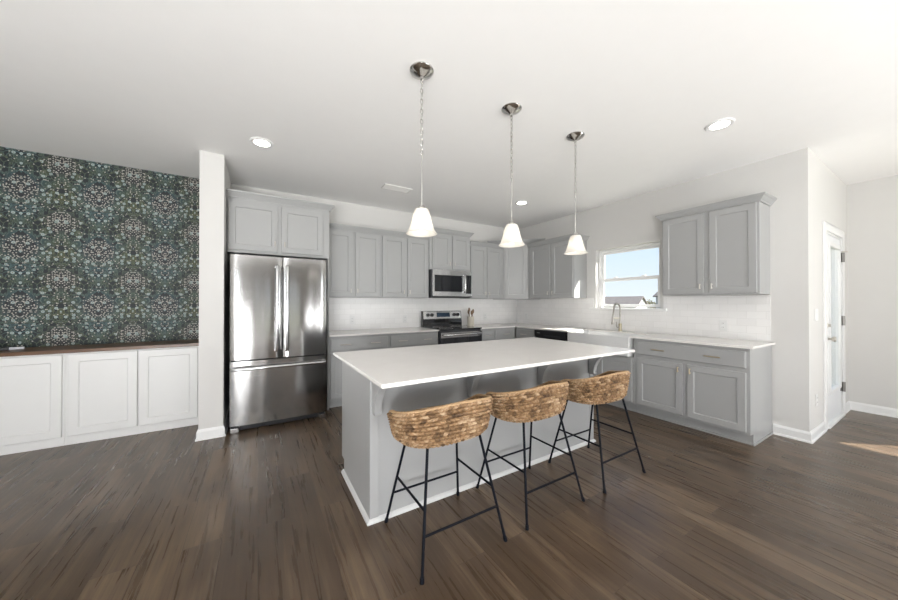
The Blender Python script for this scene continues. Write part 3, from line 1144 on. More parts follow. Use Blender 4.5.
# window wall run
for (a, c, lab) in ((4.055, 3.605, 'grey base cabinet with one drawer between the corner and the dishwasher'),):
    w = a - c
    cabinet('base_cabinet', lab, 'cabinet', (XFc, a, 0), RZ, w, 0.61 - 0.009, 0, BZ - EPS,
            doors=[(0.03, w - 0.018, DZ0, DZ1, w - 0.05, DZ1 - 0.08)],
            drawers=[(0.03, w - 0.018, RZ0, RZ1, (w * 0.5,))], toe=True, group=GB)
SY0, SY1 = 2.085, 2.955
w = SY1 + 0.03 - (SY0 - 0.032)
cabinet('sink_cabinet', 'grey two-door cabinet under the white apron-front sink', 'cabinet', (XFc, SY1 + 0.03, 0), RZ, w, 0.61 - 0.009, 0, 0.665,
        doors=[(0.018, w / 2 - 0.012, DZ0, 0.645, w / 2 - 0.04, 0.565), (w / 2 + 0.012, w - 0.018, DZ0, 0.645, w / 2 + 0.04, 0.565)], toe=True, group=GB)
yo = 2.052
bc = cabinet('base_cabinet', 'grey base cabinet with wide drawer at the counter end, below the right wall cabinet', 'cabinet', (XFc, yo, 0), RZ, yo - 1.032, 0.61 - 0.009, 0, BZ - EPS,
             doors=[(yo - 2.013, yo - 1.552, DZ0, DZ1 - 0.02, yo - 1.585, DZ1 - 0.08), (yo - 1.512, yo - 1.052, DZ0, DZ1 - 0.02, yo - 1.478, DZ1 - 0.08)],
             drawers=[(yo - 2.013, yo - 1.052, RZ0 - 0.005, RZ1, (yo - 1.775, yo - 1.292))], toe=True, group=GB, pullmat=M['gold'])
bm = BM()
w = yo - 1.032
bx(bm, w, w + 0.006, 0.075, 0.60, 0, BZ - EPS)
bx(bm, w, w + 0.006, 0.0, 0.075, 0.105, BZ - EPS)
bx(bm, w + 0.006, w + 0.016, 0.065, 0.60, 0, 0.02)
bmesh.ops.remove_doubles(bm, verts=bm.verts[:], dist=1e-5)
obj('end_panel', bm, M['grey'], bc)

# worktops
bm = BM()
bx(bm, 0.737, 2.270, YB - 0.645, YB - 0.009, BZ, CT)
tag(obj('countertop', bm, M['quartz'], None, 0.003), 'white quartz countertop between the refrigerator and the range', 'countertop')
bm = BM()
xf = XR - 0.645
bx(bm, 3.036, XR - 0.009, YB - 0.645, YB - 0.009, BZ, CT)
bx(bm, xf, XR - 0.009, SY1, YB - 0.645, BZ, CT)
bx(bm, 4.225, XR - 0.009, SY0, SY1, BZ, CT)
bx(bm, xf, XR - 0.009, 0.998, SY0, BZ, CT)
bmesh.ops.remove_doubles(bm, verts=bm.verts[:], dist=1e-5)
tag(obj('countertop', bm, M['quartz'], None), 'white quartz corner countertop running from the range round past the sink', 'countertop')

# ------------------------------------------------------------------ white alcove cabinets with wood top
YW = 4.293
for (a, c, ds, lab) in ((-2.55, -1.518, [(-2.50, -2.03), (-2.015, -1.530)], 'white cabinet at the left edge of the alcove run'),
                        (-1.517, -0.49, [(-1.492, -1.028), (-1.016, -0.556)], 'white two-door cabinet in the alcove beside the wing wall')):
    t = thing('alcove_cabinet', lab, 'cabinet', (0, 0, 0), 0, 'white alcove cabinets')
    t.location = (a, YW, 0)
    box_obj('carcass', (0, c - a, 0, YB - YW - EPS, 0.0, 0.845), M['white'], t, 0.002)
    for (p, q) in ds:
        obj('door', shaker_bm(p - a, q - a, 0.085, 0.832, y0=-0.021, t=0.0205, f=0.066), M['white'], t)
bm = BM()
bx(bm, -2.575, -0.489, YW - 0.03, YB - EPS, 0.847, 0.880)
tag(obj('wood_countertop', bm, M['wood'], None, 0.003), 'dark walnut wood top on the white alcove cabinets', 'countertop')
t = thing('trinket', 'small black and white object lying on the left end of the wood top', 'object', (-1.93, 4.50, 0.8805), 0.12)
box_obj('case', (-0.16, 0.0, -0.03, 0.03, 0, 0.026), M['black'], t, 0.004)
bm = BM()
prism(bm, [(0.0, -0.014), (0.085, -0.010), (0.085, 0.010), (0.0, 0.014)], 'z', 0.0, 0.022)
obj('white_tip', bm, M['whitebit'], t, 0.003)

# ------------------------------------------------------------------ refrigerator
FX0, FX1, FY = -0.243, 0.662, 3.772
fw = FX1 - FX0
t = thing('refrigerator', 'stainless steel french-door refrigerator with bottom freezer drawer', 'refrigerator', (FX0, FY, 0))
dt = 0.07
box_obj('body', (0.004, fw - 0.004, dt + 0.012, 0.86, 0.05, 1.775), M['darkside'], t, 0.006)
box_obj('gasket', (0.02, fw - 0.02, dt, dt + 0.012, 0.09, 1.765), M['gap'], t)


def fdoor(x0, x1, z0, z1, crown_=0.006):
    """slightly bowed sheet-steel front"""
    bm = BM()
    N = 14
    F, K = [], []
    for z in (z0, z1):
        fr, bk = [], []
        for i in range(N + 1):
            s = i / N
            x = x0 + (x1 - x0) * s
            edge = min(s, 1 - s) * (x1 - x0)
            y = 0.0 if edge > 0.012 else 0.012 - math.sqrt(max(0, 0.012 ** 2 - (0.012 - edge) ** 2))
            y += crown_ * (2 * s - 1) ** 2
            fr.append(bm.verts.new((x, y, z)))
            bk.append(bm.verts.new((x, dt, z)))
        F.append(fr)
        K.append(bk)
    for i in range(N):
        bm.faces.new((F[0][i], F[0][i + 1], F[1][i + 1], F[1][i]))
        bm.faces.new((K[0][i], K[1][i], K[1][i + 1], K[0][i + 1]))
        bm.faces.new((F[0][i], K[0][i], K[0][i + 1], F[0][i + 1]))
        bm.faces.new((F[1][i], F[1][i + 1], K[1][i + 1], K[1][i]))
    for s in (0, N):
        bm.faces.new((F[0][s], F[1][s], K[1][s], K[0][s]))
    return bm


xm = 0.22 - FX0
for (a, c, hx) in ((0.0, xm - 0.003, xm - 0.055), (xm + 0.003, fw, xm + 0.040)):
    d_ = obj('door', fdoor(a, c, 0.732, 1.79), M['steel'], t, smooth=True)
    bm = BM()
    zs = [0.80, 0.83, 1.25, 1.67, 1.70]
    tube(bm, [(hx, -0.002, 0.805), (hx, -0.045, 0.815), (hx, -0.052, 0.85), (hx, -0.052, 1.65), (hx, -0.045, 1.685), (hx, -0.002, 1.695)], 0.016, 14)
    obj('handle', bm, M['steelv'], d_, smooth=True)
fz = obj('freezer_drawer', fdoor(0.0, fw, 0.078, 0.718), M['steel'], t, smooth=True)
bm = BM()
tube(bm, [(0.02, 0.0, 0.648), (0.022, -0.04, 0.648), (0.06, -0.052, 0.648), (fw - 0.06, -0.052, 0.648), (fw - 0.022, -0.04, 0.648), (fw - 0.02, 0.0, 0.648)], 0.016, 14)
obj('handle', bm, M['steelv'], fz, smooth=True)
for hx in (0.03, fw - 0.11):
    box_obj('hinge_cover', (hx, hx + 0.08, 0.01, 0.13, 1.776, 1.80), M['darkside'], t, 0.005)
for fx in (0.005, fw - 0.075):
    bm = BM()
    prism(bm, [(0.02, 0.006), (0.02, 0.05), (0.10, 0.05), (0.10, 0.0), (0.03, 0.0)], 'x', fx, fx + 0.07)
    obj('foot', bm, M['steelv'], t, 0.003)
box_obj('kick_grille', (0.08, fw - 0.08, 0.075, 0.085, 0.012, 0.075), M['black'], t)
for fx in (0.06, fw - 0.06):
    bm = BM()
    tube(bm, [(fx, 0.78, 0.0), (fx, 0.78, 0.05)], 0.02)
    obj('rear_roller', bm, M['black'], t)

# ------------------------------------------------------------------ range
RX0 = 2.2735
t = thing('range', 'black and stainless electric range in the back-wall counter run', 'stove', (RX0, YB - 0.665, 0))
rw = 0.760
box_obj('body', (0, rw, 0.03, 0.64, 0.06, 0.90), M['darkside'], t, 0.003)
ck = box_obj('cooktop', (0, rw, 0.0, 0.575, 0.901, 0.921), M['blackglass'], t, 0.004)
for (cx_, cy_, rr) in ((0.19, 0.15, 0.11), (0.56, 0.15, 0.09), (0.19, 0.42, 0.08), (0.56, 0.42, 0.105)):
    bm = BM()
    lathe(bm, [(rr, 0.9212), (rr, 0.9219), (rr - 0.004, 0.9219), (rr - 0.004, 0.9212)], 40, (cx_, cy_), close=True)
    obj('burner_ring', bm, M['greyin'], ck)
bg_ = obj('backguard', (lambda bm: (prism(bm, [(0.575, 0.90), (0.635, 0.90), (0.635, 1.175), (0.600, 1.175), (0.585, 1.03), (0.575, 0.985)], 'x', 0, rw), bm)[1])(BM()), M['blackglass'], t, 0.002)
bm = BM()
prism(bm, [(0.5815, 1.045), (0.590, 1.045), (0.6035, 1.168), (0.595, 1.168)], 'x', 0.02, rw - 0.012)
cpn = obj('control_panel', bm, M['steelv'], bg_, 0.001)
bm = BM()
prism(bm, [(0.579, 1.075), (0.584, 1.075), (0.593, 1.148), (0.588, 1.148)], 'x', 0.27, 0.52)
obj('display', bm, M['display'], cpn)
for kx in (0.10, 0.175, 0.61, 0.68):
    bm = BM()
    turned_y(bm, kx, 1.11, [(0, 0), (0.028, 0), (0.026, 0.022), (0.022, 0.026), (0, 0.026)], 0.5865)
    obj('knob', bm, M['black'], cpn, smooth=True)
od = box_obj('oven_door', (0.004, rw - 0.004, -0.012, 0.03, 0.235, 0.872), M['blackglass'], t, 0.005)
bm = BM()
bx(bm, 0.004, rw - 0.004, -0.016, -0.0125, 0.79, 0.872)
obj('door_trim', bm, M['steel'], od, 0.001)
bm = BM()
tube(bm, [(0.04, -0.014, 0.835), (0.045, -0.05, 0.835), (0.08, -0.058, 0.835), (rw - 0.08, -0.058, 0.835), (rw - 0.045, -0.05, 0.835), (rw - 0.04, -0.014, 0.835)], 0.013, 12)
obj('handle', bm, M['steelv'], od, smooth=True)
dw_ = box_obj('storage_drawer', (0.004, rw - 0.004, -0.010, 0.03, 0.07, 0.225), M['steel'], t, 0.004)
bm = BM()
for fx in (0.05, rw - 0.05):
    tube(bm, [(fx, 0.3, 0.0), (fx, 0.3, 0.06)], 0.02)
bx(bm, 0.05, rw - 0.05, 0.29, 0.31, 0.03, 0.05)
obj('leveling_legs', bm, M['black'], t)

# ------------------------------------------------------------------ microwave
t = thing('microwave', 'stainless over-the-range microwave hung under the short cabinet', 'microwave', (2.279, YB - 0.40, 1.402))
mw, mh = 0.756, 0.428
box_obj('body', (0, mw, 0.022, 0.399, 0, mh), M['darkside'], t, 0.002)
md = box_obj('door', (0.012, 0.615, 0, 0.021, 0.012, mh), M['steelv'], t, 0.003)
box_obj('door_window', (0.045, 0.555, -0.003, -0.0003, 0.085, 0.345), M['blackglass'], md, 0.001)
bm = BM()
tube(bm, [(0.59, 0.0, 0.08), (0.59, -0.035, 0.095), (0.59, -0.045, 0.14), (0.59, -0.045, 0.30), (0.59, -0.035, 0.345), (0.59, 0.0, 0.36)], 0.014, 12)
obj('handle', bm, M['steelv'], md, smooth=True)
box_obj('control_panel', (0.617, mw, 0, 0.021, 0.012, mh), M['steelv'], t, 0.003)
pn = box_obj('keypad', (0.635, mw - 0.02, -0.003, -0.0003, 0.06, 0.36), M['blackglass'], t, 0.001)
box_obj('vent_underside', (0.03, mw - 0.03, 0.03, 0.36, -0.012, -0.0005), M['black'], t, 0.002)

# ------------------------------------------------------------------ dishwasher
t = thing('dishwasher', 'dark dishwasher front built in left of the apron sink', 'dishwasher', (XFc - 0.0, 3.600, 0), RZ)
ww = 0.600
box_obj('tub', (0.005, ww - 0.005, 0.01, 0.58, 0.10, BZ - 0.006), M['darkside'], t)
fd = box_obj('front_panel', (0.003, ww - 0.003, -0.025, 0.009, 0.115, 0.775), M['blackglass'], t, 0.004)
cp_ = box_obj('control_strip', (0.003, ww - 0.003, -0.03, 0.009, 0.782, BZ - 0.008), M['black'], t, 0.004)
box_obj('logo_badge', (0.06, 0.12, -0.0315, -0.0302, 0.835, 0.845), M['steelv'], cp_)
box_obj('pocket_handle', (0.20, 0.50, -0.034, -0.0302, 0.79, 0.815), M['darkside'], cp_, 0.002)
box_obj('toe_panel', (0.01, ww - 0.01, 0.06, 0.075, 0.0, 0.10), M['black'], t)

# ------------------------------------------------------------------ apron sink
t = thing('apron_sink', 'white apron-front farmhouse sink below the window', 'sink', (XFc, SY1 - 0.002, 0), RZ)
sw = SY1 - SY0 - 0.004
bm = BM()
D0, D1, SZ0, SZ1 = -0.052, 0.418, 0.668, 0.902
th = 0.022
def rect(x0, x1, y0, y1, z):
    return [bm.verts.new(p) for p in ((x0, y0, z), (x1, y0, z), (x1, y1, z), (x0, y1, z))]
rs = [rect(0, sw, D0, D1, SZ0), rect(0, sw, D0, D1, SZ1), rect(th, sw - th, D0 + th, D1 - th, SZ1), rect(th + 0.01, sw - th - 0.01, D0 + th + 0.01, D1 - th - 0.01, SZ0 + 0.03)]
for a, c in zip(rs, rs[1:]):
    for k in range(4):
        bm.faces.new((a[k], a[(k + 1) % 4], c[(k + 1) % 4], c[k]))
bm.faces.new(rs[0])
bm.faces.new(rs[-1])
obj('basin', bm, M['sink'], t, 0.008, segs=3)
bm = BM()
lathe(bm, [(0, SZ0 + 0.0305), (0.045, SZ0 + 0.0305), (0.045, SZ0 + 0.034), (0.03, SZ0 + 0.032), (0, SZ0 + 0.032)], 24, (sw / 2, 0.2))
obj('drain', bm, M['nickel'], t, smooth=True)

# ------------------------------------------------------------------ faucet
t = thing('faucet', 'brushed metal pull-down spring faucet standing behind the sink', 'faucet', (4.315, 2.52, CT), 0)
bm = BM()
lathe(bm, [(0, 0), (0.030, 0), (0.030, 0.006), (0.022, 0.012), (0.021, 0.10), (0.016, 0.11), (0, 0.11)], 24)
obj('base', bm, M['faucetbase'], t, smooth=True)
arc = [(0, 0, 0.10), (0, 0, 0.26)]
for k in range(0, 13):
    a_ = PI * k / 12 * 0.86
    arc.append((-0.075 + 0.075 * math.cos(a_), 0, 0.31 + 0.075 * math.sin(a_)))
arc.append((-0.163, 0, 0.24))
arc.append((-0.172, 0, 0.205))
bm = BM()
tube(bm, arc, 0.0085, 12)
sp_ = obj('spout', bm, M['faucet'], t, smooth=True)
# coil spring round the spout
dense = []
for p, q in zip(arc, arc[1:]):
    p, q = Vector(p), Vector(q)
    n_ = max(1, int((q - p).length / 0.0035))
    for i in range(n_):
        dense.append(p.lerp(q, i / n_))
cum = 0
coil = []
for i, p in enumerate(dense):
    tdir = (dense[min(i + 1, len(dense) - 1)] - dense[max(i - 1, 0)]).normalized()
    s_ = Vector((0, 1, 0))
    u_ = tdir.cross(s_).normalized()
    for sub in range(2):
        cum += 1.05
        coil.append(p + tdir * (0.00175 * sub) + 0.0115 * (math.cos(cum) * s_ + math.sin(cum) * u_))
bm = BM()
tube(bm, coil[60:], 0.0022, 5)
obj('coil_spring', bm, M['faucet'], sp_, smooth=True)
bm = BM()
lathe(bm, [(0, 0.10), (0.017, 0.10), (0.021, 0.115), (0.014, 0.16), (0.012, 0.21), (0, 0.21)], 20, (-0.174, 0))
obj('spray_head', bm, M['faucet'], t, smooth=True)
bm = BM()
tube(bm, [(0, 0, 0.185), (-0.16, 0, 0.185)], 0.0055, 10)
obj('docking_arm', bm, M['faucetbase'], t, smooth=True)
bm = BM()
tube(bm, [(-0.015, 0, 0.055), (-0.055, 0.012, 0.055), (-0.062, 0.014, 0.075), (-0.066, 0.016, 0.135)], 0.008, 10)
obj('handle', bm, M['faucet'], t, smooth=True)

# ------------------------------------------------------------------ utensil crock
CX, CY = 3.165, 4.50
t = thing('utensil_crock', 'small cream crock of utensils on the counter right of the range', 'crock', (CX, CY, CT + 0.0005))
bm = BM()
lathe(bm, [(0, 0), (0.056, 0), (0.060, 0.006), (0.060, 0.150), (0.063, 0.158), (0.056, 0.160), (0.053, 0.150), (0.053, 0.012), (0, 0.012)], 32)
obj('pot', bm, M['crock'], t, smooth=True)
random.seed(4)
ul = ['dark wooden spoon leaning left in the cream crock', 'wooden spatula standing in the middle of the cream crock',
      'wooden spoon leaning right in the cream crock', 'round-headed wooden spoon at the back of the cream crock']
for k, (dx, dy, L, lean, mt) in enumerate(((-0.025, -0.012, 0.25, -0.035, 'utensild'), (0.0, -0.022, 0.235, 0.004, 'utensil'), (0.027, 0.0, 0.26, 0.034, 'utensil'),
                                           (-0.012, 0.030, 0.285, -0.004, 'utensil'))):
    u = thing('wooden_spoon' if k != 1 else 'wooden_spatula', ul[k], 'utensil', (CX + dx * 0.5, CY + dy * 0.5, CT + 0.0135), 0, 'utensils in the crock')
    top_ = Vector((lean, dy * 0.5, L - 0.055))
    bm = BM()
    tube(bm, [(0, 0, 0.004), top_], 0.006, 8)
    obj('handle', bm, M[mt], u, smooth=True)
    bm = BM()
    N1, N2 = 14, 8
    c_ = top_ + Vector((lean * 0.12, 0, 0.032))
    bmesh.ops.create_uvsphere(bm, u_segments=14, v_segments=8, radius=1.0)
    for v in bm.verts:
        v.co = Vector((v.co.x * (0.022 if k != 1 else 0.021), v.co.y * 0.007, v.co.z * 0.040)) + c_
    obj('bowl' if k != 1 else 'blade', bm, M[mt], u, smooth=True)

# ------------------------------------------------------------------ island
IX0, IX1, IY0, IY1 = 0.565, 2.705, 1.842, 2.565
t = thing('kitchen_island', 'grey panelled kitchen island with curved brackets under its overhang', 'island', (0, 0, 0))
bm = BM()
prism(bm, [(IY0, 0), (IY1 - 0.075, 0), (IY1 - 0.075, 0.105), (IY1, 0.105), (IY1, BZ - EPS), (IY0, BZ - EPS)], 'x', IX0, IX1)
obj('cabinet_body', bm, M['grey'], t, 0.002)
bm = BM()
sweep_profile('x', [(IX0, IY1 - 0.06), (IX0, IY0), (IX1, IY0), (IX1, IY1 - 0.06)], [(0, 0), (0.018, 0), (0.018, 0.008), (0.012, 0.018), (0.004, 0.024), (0, 0.026)], None, None, bm, side=-1)
obj('shoe_moulding', bm, M['shoe'], t)
bm = BM()
for zz in (0.0,):
    bx(bm, IX0 + 0.0, IX0 + 0.055, IY0 - 0.006, IY0, 0.026, BZ - EPS)
obj('corner_stile', bm, M['grey'], t, 0.0015)
bm = BM()
bx(bm, IX1 - 0.055, IX1, IY0 - 0.006, IY0, 0.026, BZ - EPS)
obj('corner_stile', bm, M['grey'], t, 0.0015)


def corbel_bm(x, th_=0.045):
    z1 = BZ - EPS
    d, h = 0.265, 0.245
    y1 = IY0 - 0.0065
    poly = [(y1, z1), (y1 - d, z1), (y1 - d, z1 - 0.022), (y1 - d + 0.012, z1 - 0.026)]
    # concave quarter sweep down to the foot
    ax, az = y1 - d + 0.012, z1 - 0.030
    bxx, bz = y1 - 0.050, z1 - h + 0.020
    for k in range(0, 13):
        a_ = (PI / 2) * k / 12
        poly.append((ax + (bxx - ax) * math.sin(a_), bz + (az - bz) * math.cos(a_)))
    poly += [(y1 - 0.058, z1 - h + 0.010), (y1 - 0.052, z1 - h), (y1, z1 - h)]
    bm = BM()
    prism(bm, poly, 'x', x, x + th_)
    return bm


for x in (IX0 + 0.012, 1.262, 1.962, IX1 - 0.075):
    obj('corbel', corbel_bm(x), M['grey'], t, 0.002)
# kitchen side of the island
bm = BM()
for i in range(3):
    a = IX0 + 0.03 + i * 0.70
    b2 = shaker_bm(0, 0.65, 0.13, 0.69)
    for v in b2.verts:
        v.co = (a + 0.65 - v.co.x, IY1 - v.co.y, v.co.z)
    obj('door', b2, M['grey'], t)
    b2 = slab_bm(0, 0.65, 0.715, 0.862)
    for v in b2.verts:
        v.co = (a + 0.65 - v.co.x, IY1 - v.co.y, v.co.z)
    obj('drawer_front', b2, M['grey'], t)
bm.free()
bm = BM()
bx(bm, 0.5046, 2.706, 1.453, 2.598, BZ, CT)
tag(obj('island_countertop', bm, M['quartz'], None, 0.003, segs=2), 'large white quartz slab on the kitchen island', 'countertop')


# ------------------------------------------------------------------ woven counter stools
def make_stool(label):
    t = thing('bar_stool', label, 'stool', (0, 0, 0), 0, 'woven counter stools at the island')
    fx, fy = 0.255, 0.241

    def leg_pt(sx_, sy_, z):
        k = z / 0.55
        return Vector((sx_ * (fx + (0.167 - fx) * k), sy_ * (fy + (0.125 - fy) * k), z))
    for sx_ in (-1, 1):
        for sy_ in (-1, 1):
            bm = BM()
            tube(bm, [leg_pt(sx_, sy_, 0.006), leg_pt(sx_, sy_, 0.572)], 0.0075, 12)
            lg = obj('leg', bm, M['blackmetal'], t, smooth=True)
            bm = BM()
            tube(bm, [leg_pt(sx_, sy_, 0.0), leg_pt(sx_, sy_, 0.022)], 0.0105, 12)
            obj('foot_cap', bm, M['blackmetal'], lg, smooth=True)
    for nm, a, c in (('rear_rail', (-1, -1, 0.180), (1, -1, 0.180)), ('front_rail', (-1, 1, 0.185), (1, 1, 0.185)),
                     ('side_rail', (-1, -1, 0.285), (-1, 1, 0.285)), ('side_rail', (1, -1, 0.285), (1, 1, 0.285))):
        bm = BM()
        tube(bm, [leg_pt(*a), leg_pt(*c)], 0.0065, 10)
        obj(nm, bm, M['blackmetal'], t, smooth=True)
    bm = BM()
    pts = [leg_pt(-1, -1, 0.572), leg_pt(1, -1, 0.572), leg_pt(1, 1, 0.572), leg_pt(-1, 1, 0.572)]
    for p, q in zip(pts, pts[1:] + pts[:1]):
        tube(bm, [p, q], 0.0075, 10)
    obj('seat_frame', bm, M['blackmetal'], t, smooth=True)

    # bucket: outer shell, rim, inner wall, seat
    ax, ay, yc = 0.303, 0.212, 0.030
    zb = 0.552

    def plan(th, k):
        c_, s_ = math.cos(th), math.sin(th)
        n_ = 2.35 + 0.6 * max(0, c_)
        r_ = (abs(c_) ** n_ + abs(s_) ** n_) ** (-1 / n_)
        return k * ax * r_ * s_ * (1 - 0.05 * max(0, -c_) ** 1.3), yc - k * ay * r_ * c_      # th = 0 is the back (-y)

    def rim_z(th):
        c_ = math.cos(th)
        y = -c_
        # back 0.795, sides 0.735, falling away to the front
        if y < 0:
            return 0.722 + 0.054 * (-y) ** 1.3
        s = min(1, y / 0.95)
        return 0.722 - 0.095 * (s * s * (3 - 2 * s))
    NT, ROWS, SUB = 576, 10, 8
    NV = ROWS * SUB

    def shell_pt(th, s, inner=False):
        """s 0 bottom .. 1 rim"""
        zr = rim_z(th)
        z = zb + (zr - zb) * s
        u_ = min(1.0, s / 0.20)
        k = 0.80 + 0.20 * math.sqrt(max(0.0, 1 - (1 - u_) ** 2))
        # the wall leans out towards the rim
        k *= 0.86 + 0.14 * s ** 0.8
        if inner:
            k -= 0.075
        return plan(th, k) + (z,)
    bm = BM()
    tone = bm.verts.layers.float.new('strand_tone')
    grid = []
    nkn = 66
    for j in range(NV + 1):
        s = j / NV
        row = min(ROWS - 1, j // SUB)
        fr = (j / SUB) % 1.0
        prof = math.sin(PI * fr)
        ring = []
        for i in range(NT):
            th = 2 * PI * i / NT
            p = Vector(shell_pt(th, s))
            # chunky twisted strands: knots run diagonally, alternate rows slant the other way
            sl = 1 if row % 2 == 0 else -1
            ph = nkn * th + sl * (fr - 0.5) * 2.6 + row * PI + 0.35 * math.sin(7 * th + row * 2.3)
            kn = abs(math.sin(ph / 2 * 1.0)) ** 0.8
            amp = 0.0185 * (prof ** 0.55) * (0.35 + 0.65 * kn)
            rad = Vector((p.x, p.y - yc, 0))
            rad = rad.normalized() if rad.length > 1e-6 else Vector((0, 0, 0))
            p += rad * (amp - 0.004)
            vtx = bm.verts.new(p)
            kid = int(math.floor(ph / (2 * PI)))
            vtx[tone] = random.Random(row * 977 + kid * 31).random()
            ring.append(vtx)
        grid.append(ring)
    for a, c in zip(grid, grid[1:]):
        for i in range(NT):
            q = (i + 1) % NT
            bm.faces.new((a[i], a[q], c[q], c[i]))
    # underside
    cb_ = bm.verts.new((0, yc, zb + 0.004))
    prev = grid[0]
    for kk in (0.45, 0.25):
        ring = [bm.verts.new((plan(2 * PI * i / NT, kk)) + (zb + 0.002,)) for i in range(NT)]
        for i in range(NT):
            q = (i + 1) % NT
            bm.faces.new((ring[i], ring[q], prev[q], prev[i]))
        prev = ring
    for i in range(NT):
        bm.faces.new((cb_, prev[(i + 1) % NT], prev[i]))
    # inner wall and seat
    prev = grid[-1]
    seat_z = 0.622
    rows_in = 24
    for j in range(rows_in + 1):
        f = j / rows_in
        ring = []
        for i in range(NT):
            th = 2 * PI * i / NT
            zr = rim_z(th)
            z = zr + (min(seat_z, zr - 0.01) - zr) * f
            s = (z - zb) / (zr - zb)
            x, y, _ = shell_pt(th, max(0.3, s), True)
            b_ = 0.004 * abs(math.sin(PI * f * 4)) * (0.4 + 0.6 * abs(math.sin(31 * th)))
            ring.append(bm.verts.new((x * (1 - b_), y * (1 - b_), z)))
        for i in range(NT):
            q = (i + 1) % NT
            bm.faces.new((prev[i], prev[q], ring[q], ring[i]))
        prev = ring
    for kk in (0.75, 0.5, 0.25):
        ring = []
        for i in range(NT):
            x, y = plan(2 * PI * i / NT, kk)
            ring.append(bm.verts.new((x, y, seat_z - 0.012 * (1 - kk) + 0.003 * math.sin(90 * x) * math.sin(90 * y))))
        for i in range(NT):
            q = (i + 1) % NT
            bm.faces.new((prev[i], prev[q], ring[q], ring[i]))
        prev = ring
    cc = bm.verts.new((0, yc, seat_z - 0.012))
    for i in range(NT):
        bm.faces.new((prev[i], prev[(i + 1) % NT], cc))
    obj('bucket_seat', bm, M['wicker'], t, smooth=True)
    # wrapped rim: a twisted rope round the top edge
    bm = BM()
    NR, SG = 420, 10
    rings = []
    for i in range(NR):
        th = 2 * PI * i / NR
        x, y = plan(th, 0.965)
        c0 = Vector((x, y, rim_z(th) + 0.002))
        rad = Vector((x, y - yc, 0)).normalized()
        ring = []
        for k in range(SG):
            a_ = 2 * PI * k / SG
            rr = 0.0100 * (1 + 0.16 * math.sin(70 * th + a_))
            ring.append(bm.verts.new(c0 + rad * (rr * 1.15 * math.cos(a_)) + Vector((0, 0, rr * 0.75 * math.sin(a_)))))
        rings.append(ring)
    for i in range(NR):
        a, c = rings[i], rings[(i + 1) % NR]
        for k in range(SG):
            q = (k + 1) % SG
            bm.faces.new((a[k], a[q], c[q], c[k]))
    obj('rim', bm, M['wickerrim'], t, smooth=True)
    return t


st = make_stool('woven seagrass bar stool nearest the camera, at the left end of the island')
st.location = (0.908, 1.563, 0)
dup(st, (1.580, 1.563, 0), 'woven seagrass bar stool in the middle of the three at the island')
dup(st, (2.290, 1.541, 0), 'woven seagrass bar stool farthest right, next to the sink side of the island')


# ------------------------------------------------------------------ pendants
def make_pendant(label):
    t = thing('pendant_light', label, 'pendant lamp', (0, 0, 0), 0, 'pendants over the island')
    bm = BM()
    lathe(bm, [(0, H), (0.074, H), (0.076, H - 0.006), (0.070, H - 0.014), (0.050, H - 0.026), (0.030, H - 0.036), (0.012, H - 0.044), (0.010, H - 0.058), (0, H - 0.060)], 36)
    obj('canopy', bm, M['chrome'], t, smooth=True)
    # chain links, alternately turned
    ztop, zbot = H - 0.052, 2.235
    nl = 15
    pitch = (ztop - zbot) / nl
    for i in range(nl):
        zc = ztop - pitch * (i + 0.5)
        h_, w_ = pitch * 0.5 + 0.005, 0.0085
        pts = []
        for k in range(17):
            a_ = 2 * PI * k / 16
            pts.append((w_ * math.cos(a_), h_ * math.sin(a_)))
        bm = BM()
        if i % 2 == 0:
            p3 = [(a_, 0, zc + b_) for a_, b_ in pts]
        else:
            p3 = [(0, a_, zc + b_) for a_, b_ in pts]
        tube(bm, p3, 0.0022, 6, cap=False)
        obj('chain_link', bm, M['chrome'], t, smooth=True)
    bm = BM()
    tube(bm, [(0.0045, 0, H - 0.055), (0.0035, 0.004, 2.5), (0.004, 0, 2.235)], 0.0017, 6)
    obj('cord', bm, M['chrome'], t, smooth=True)
    bm = BM()
    tube(bm, [(0, 0, 2.240), (0, 0, 1.905)], 0.0038, 10)
    obj('rod', bm, M['chrome'], t, smooth=True)
    bm = BM()
    lathe(bm, [(0, 1.920), (0.012, 1.918), (0.020, 1.908), (0.024, 1.895), (0.024, 1.845), (0, 1.845)], 24)
    obj('socket', bm, M['chrome'], t, smooth=True)
    bm = BM()
    o_ = [(0.026, 1.893), (0.040, 1.890), (0.047, 1.880), (0.056, 1.848), (0.066, 1.805), (0.080, 1.763), (0.094, 1.741), (0.098, 1.738)]
    i_ = [(r_ - 0.004, z_ - 0.001) for r_, z_ in reversed(o_)]
    lathe(bm, o_ + i_, 48, close=True)
    obj('glass_shade', bm, M['shade'], t, smooth=True)
    bm = BM()
    lathe(bm, [(0, 1.750), (0.014, 1.753), (0.025, 1.765), (0.029, 1.782), (0.025, 1.800), (0.015, 1.820), (0.012, 1.844), (0, 1.844)], 24)
    obj('bulb', bm, M['bulb'], t, smooth=True)
    return t


p = make_pendant('frosted glass pendant lamp on the left, nearest the camera')
p.location = (0.872, 1.772, 0)
dup(p, (1.621, 1.772, 0), 'frosted glass pendant lamp in the middle of the three')
dup(p, (2.362, 1.772, 0), 'frosted glass pendant lamp on the right, nearest the window')

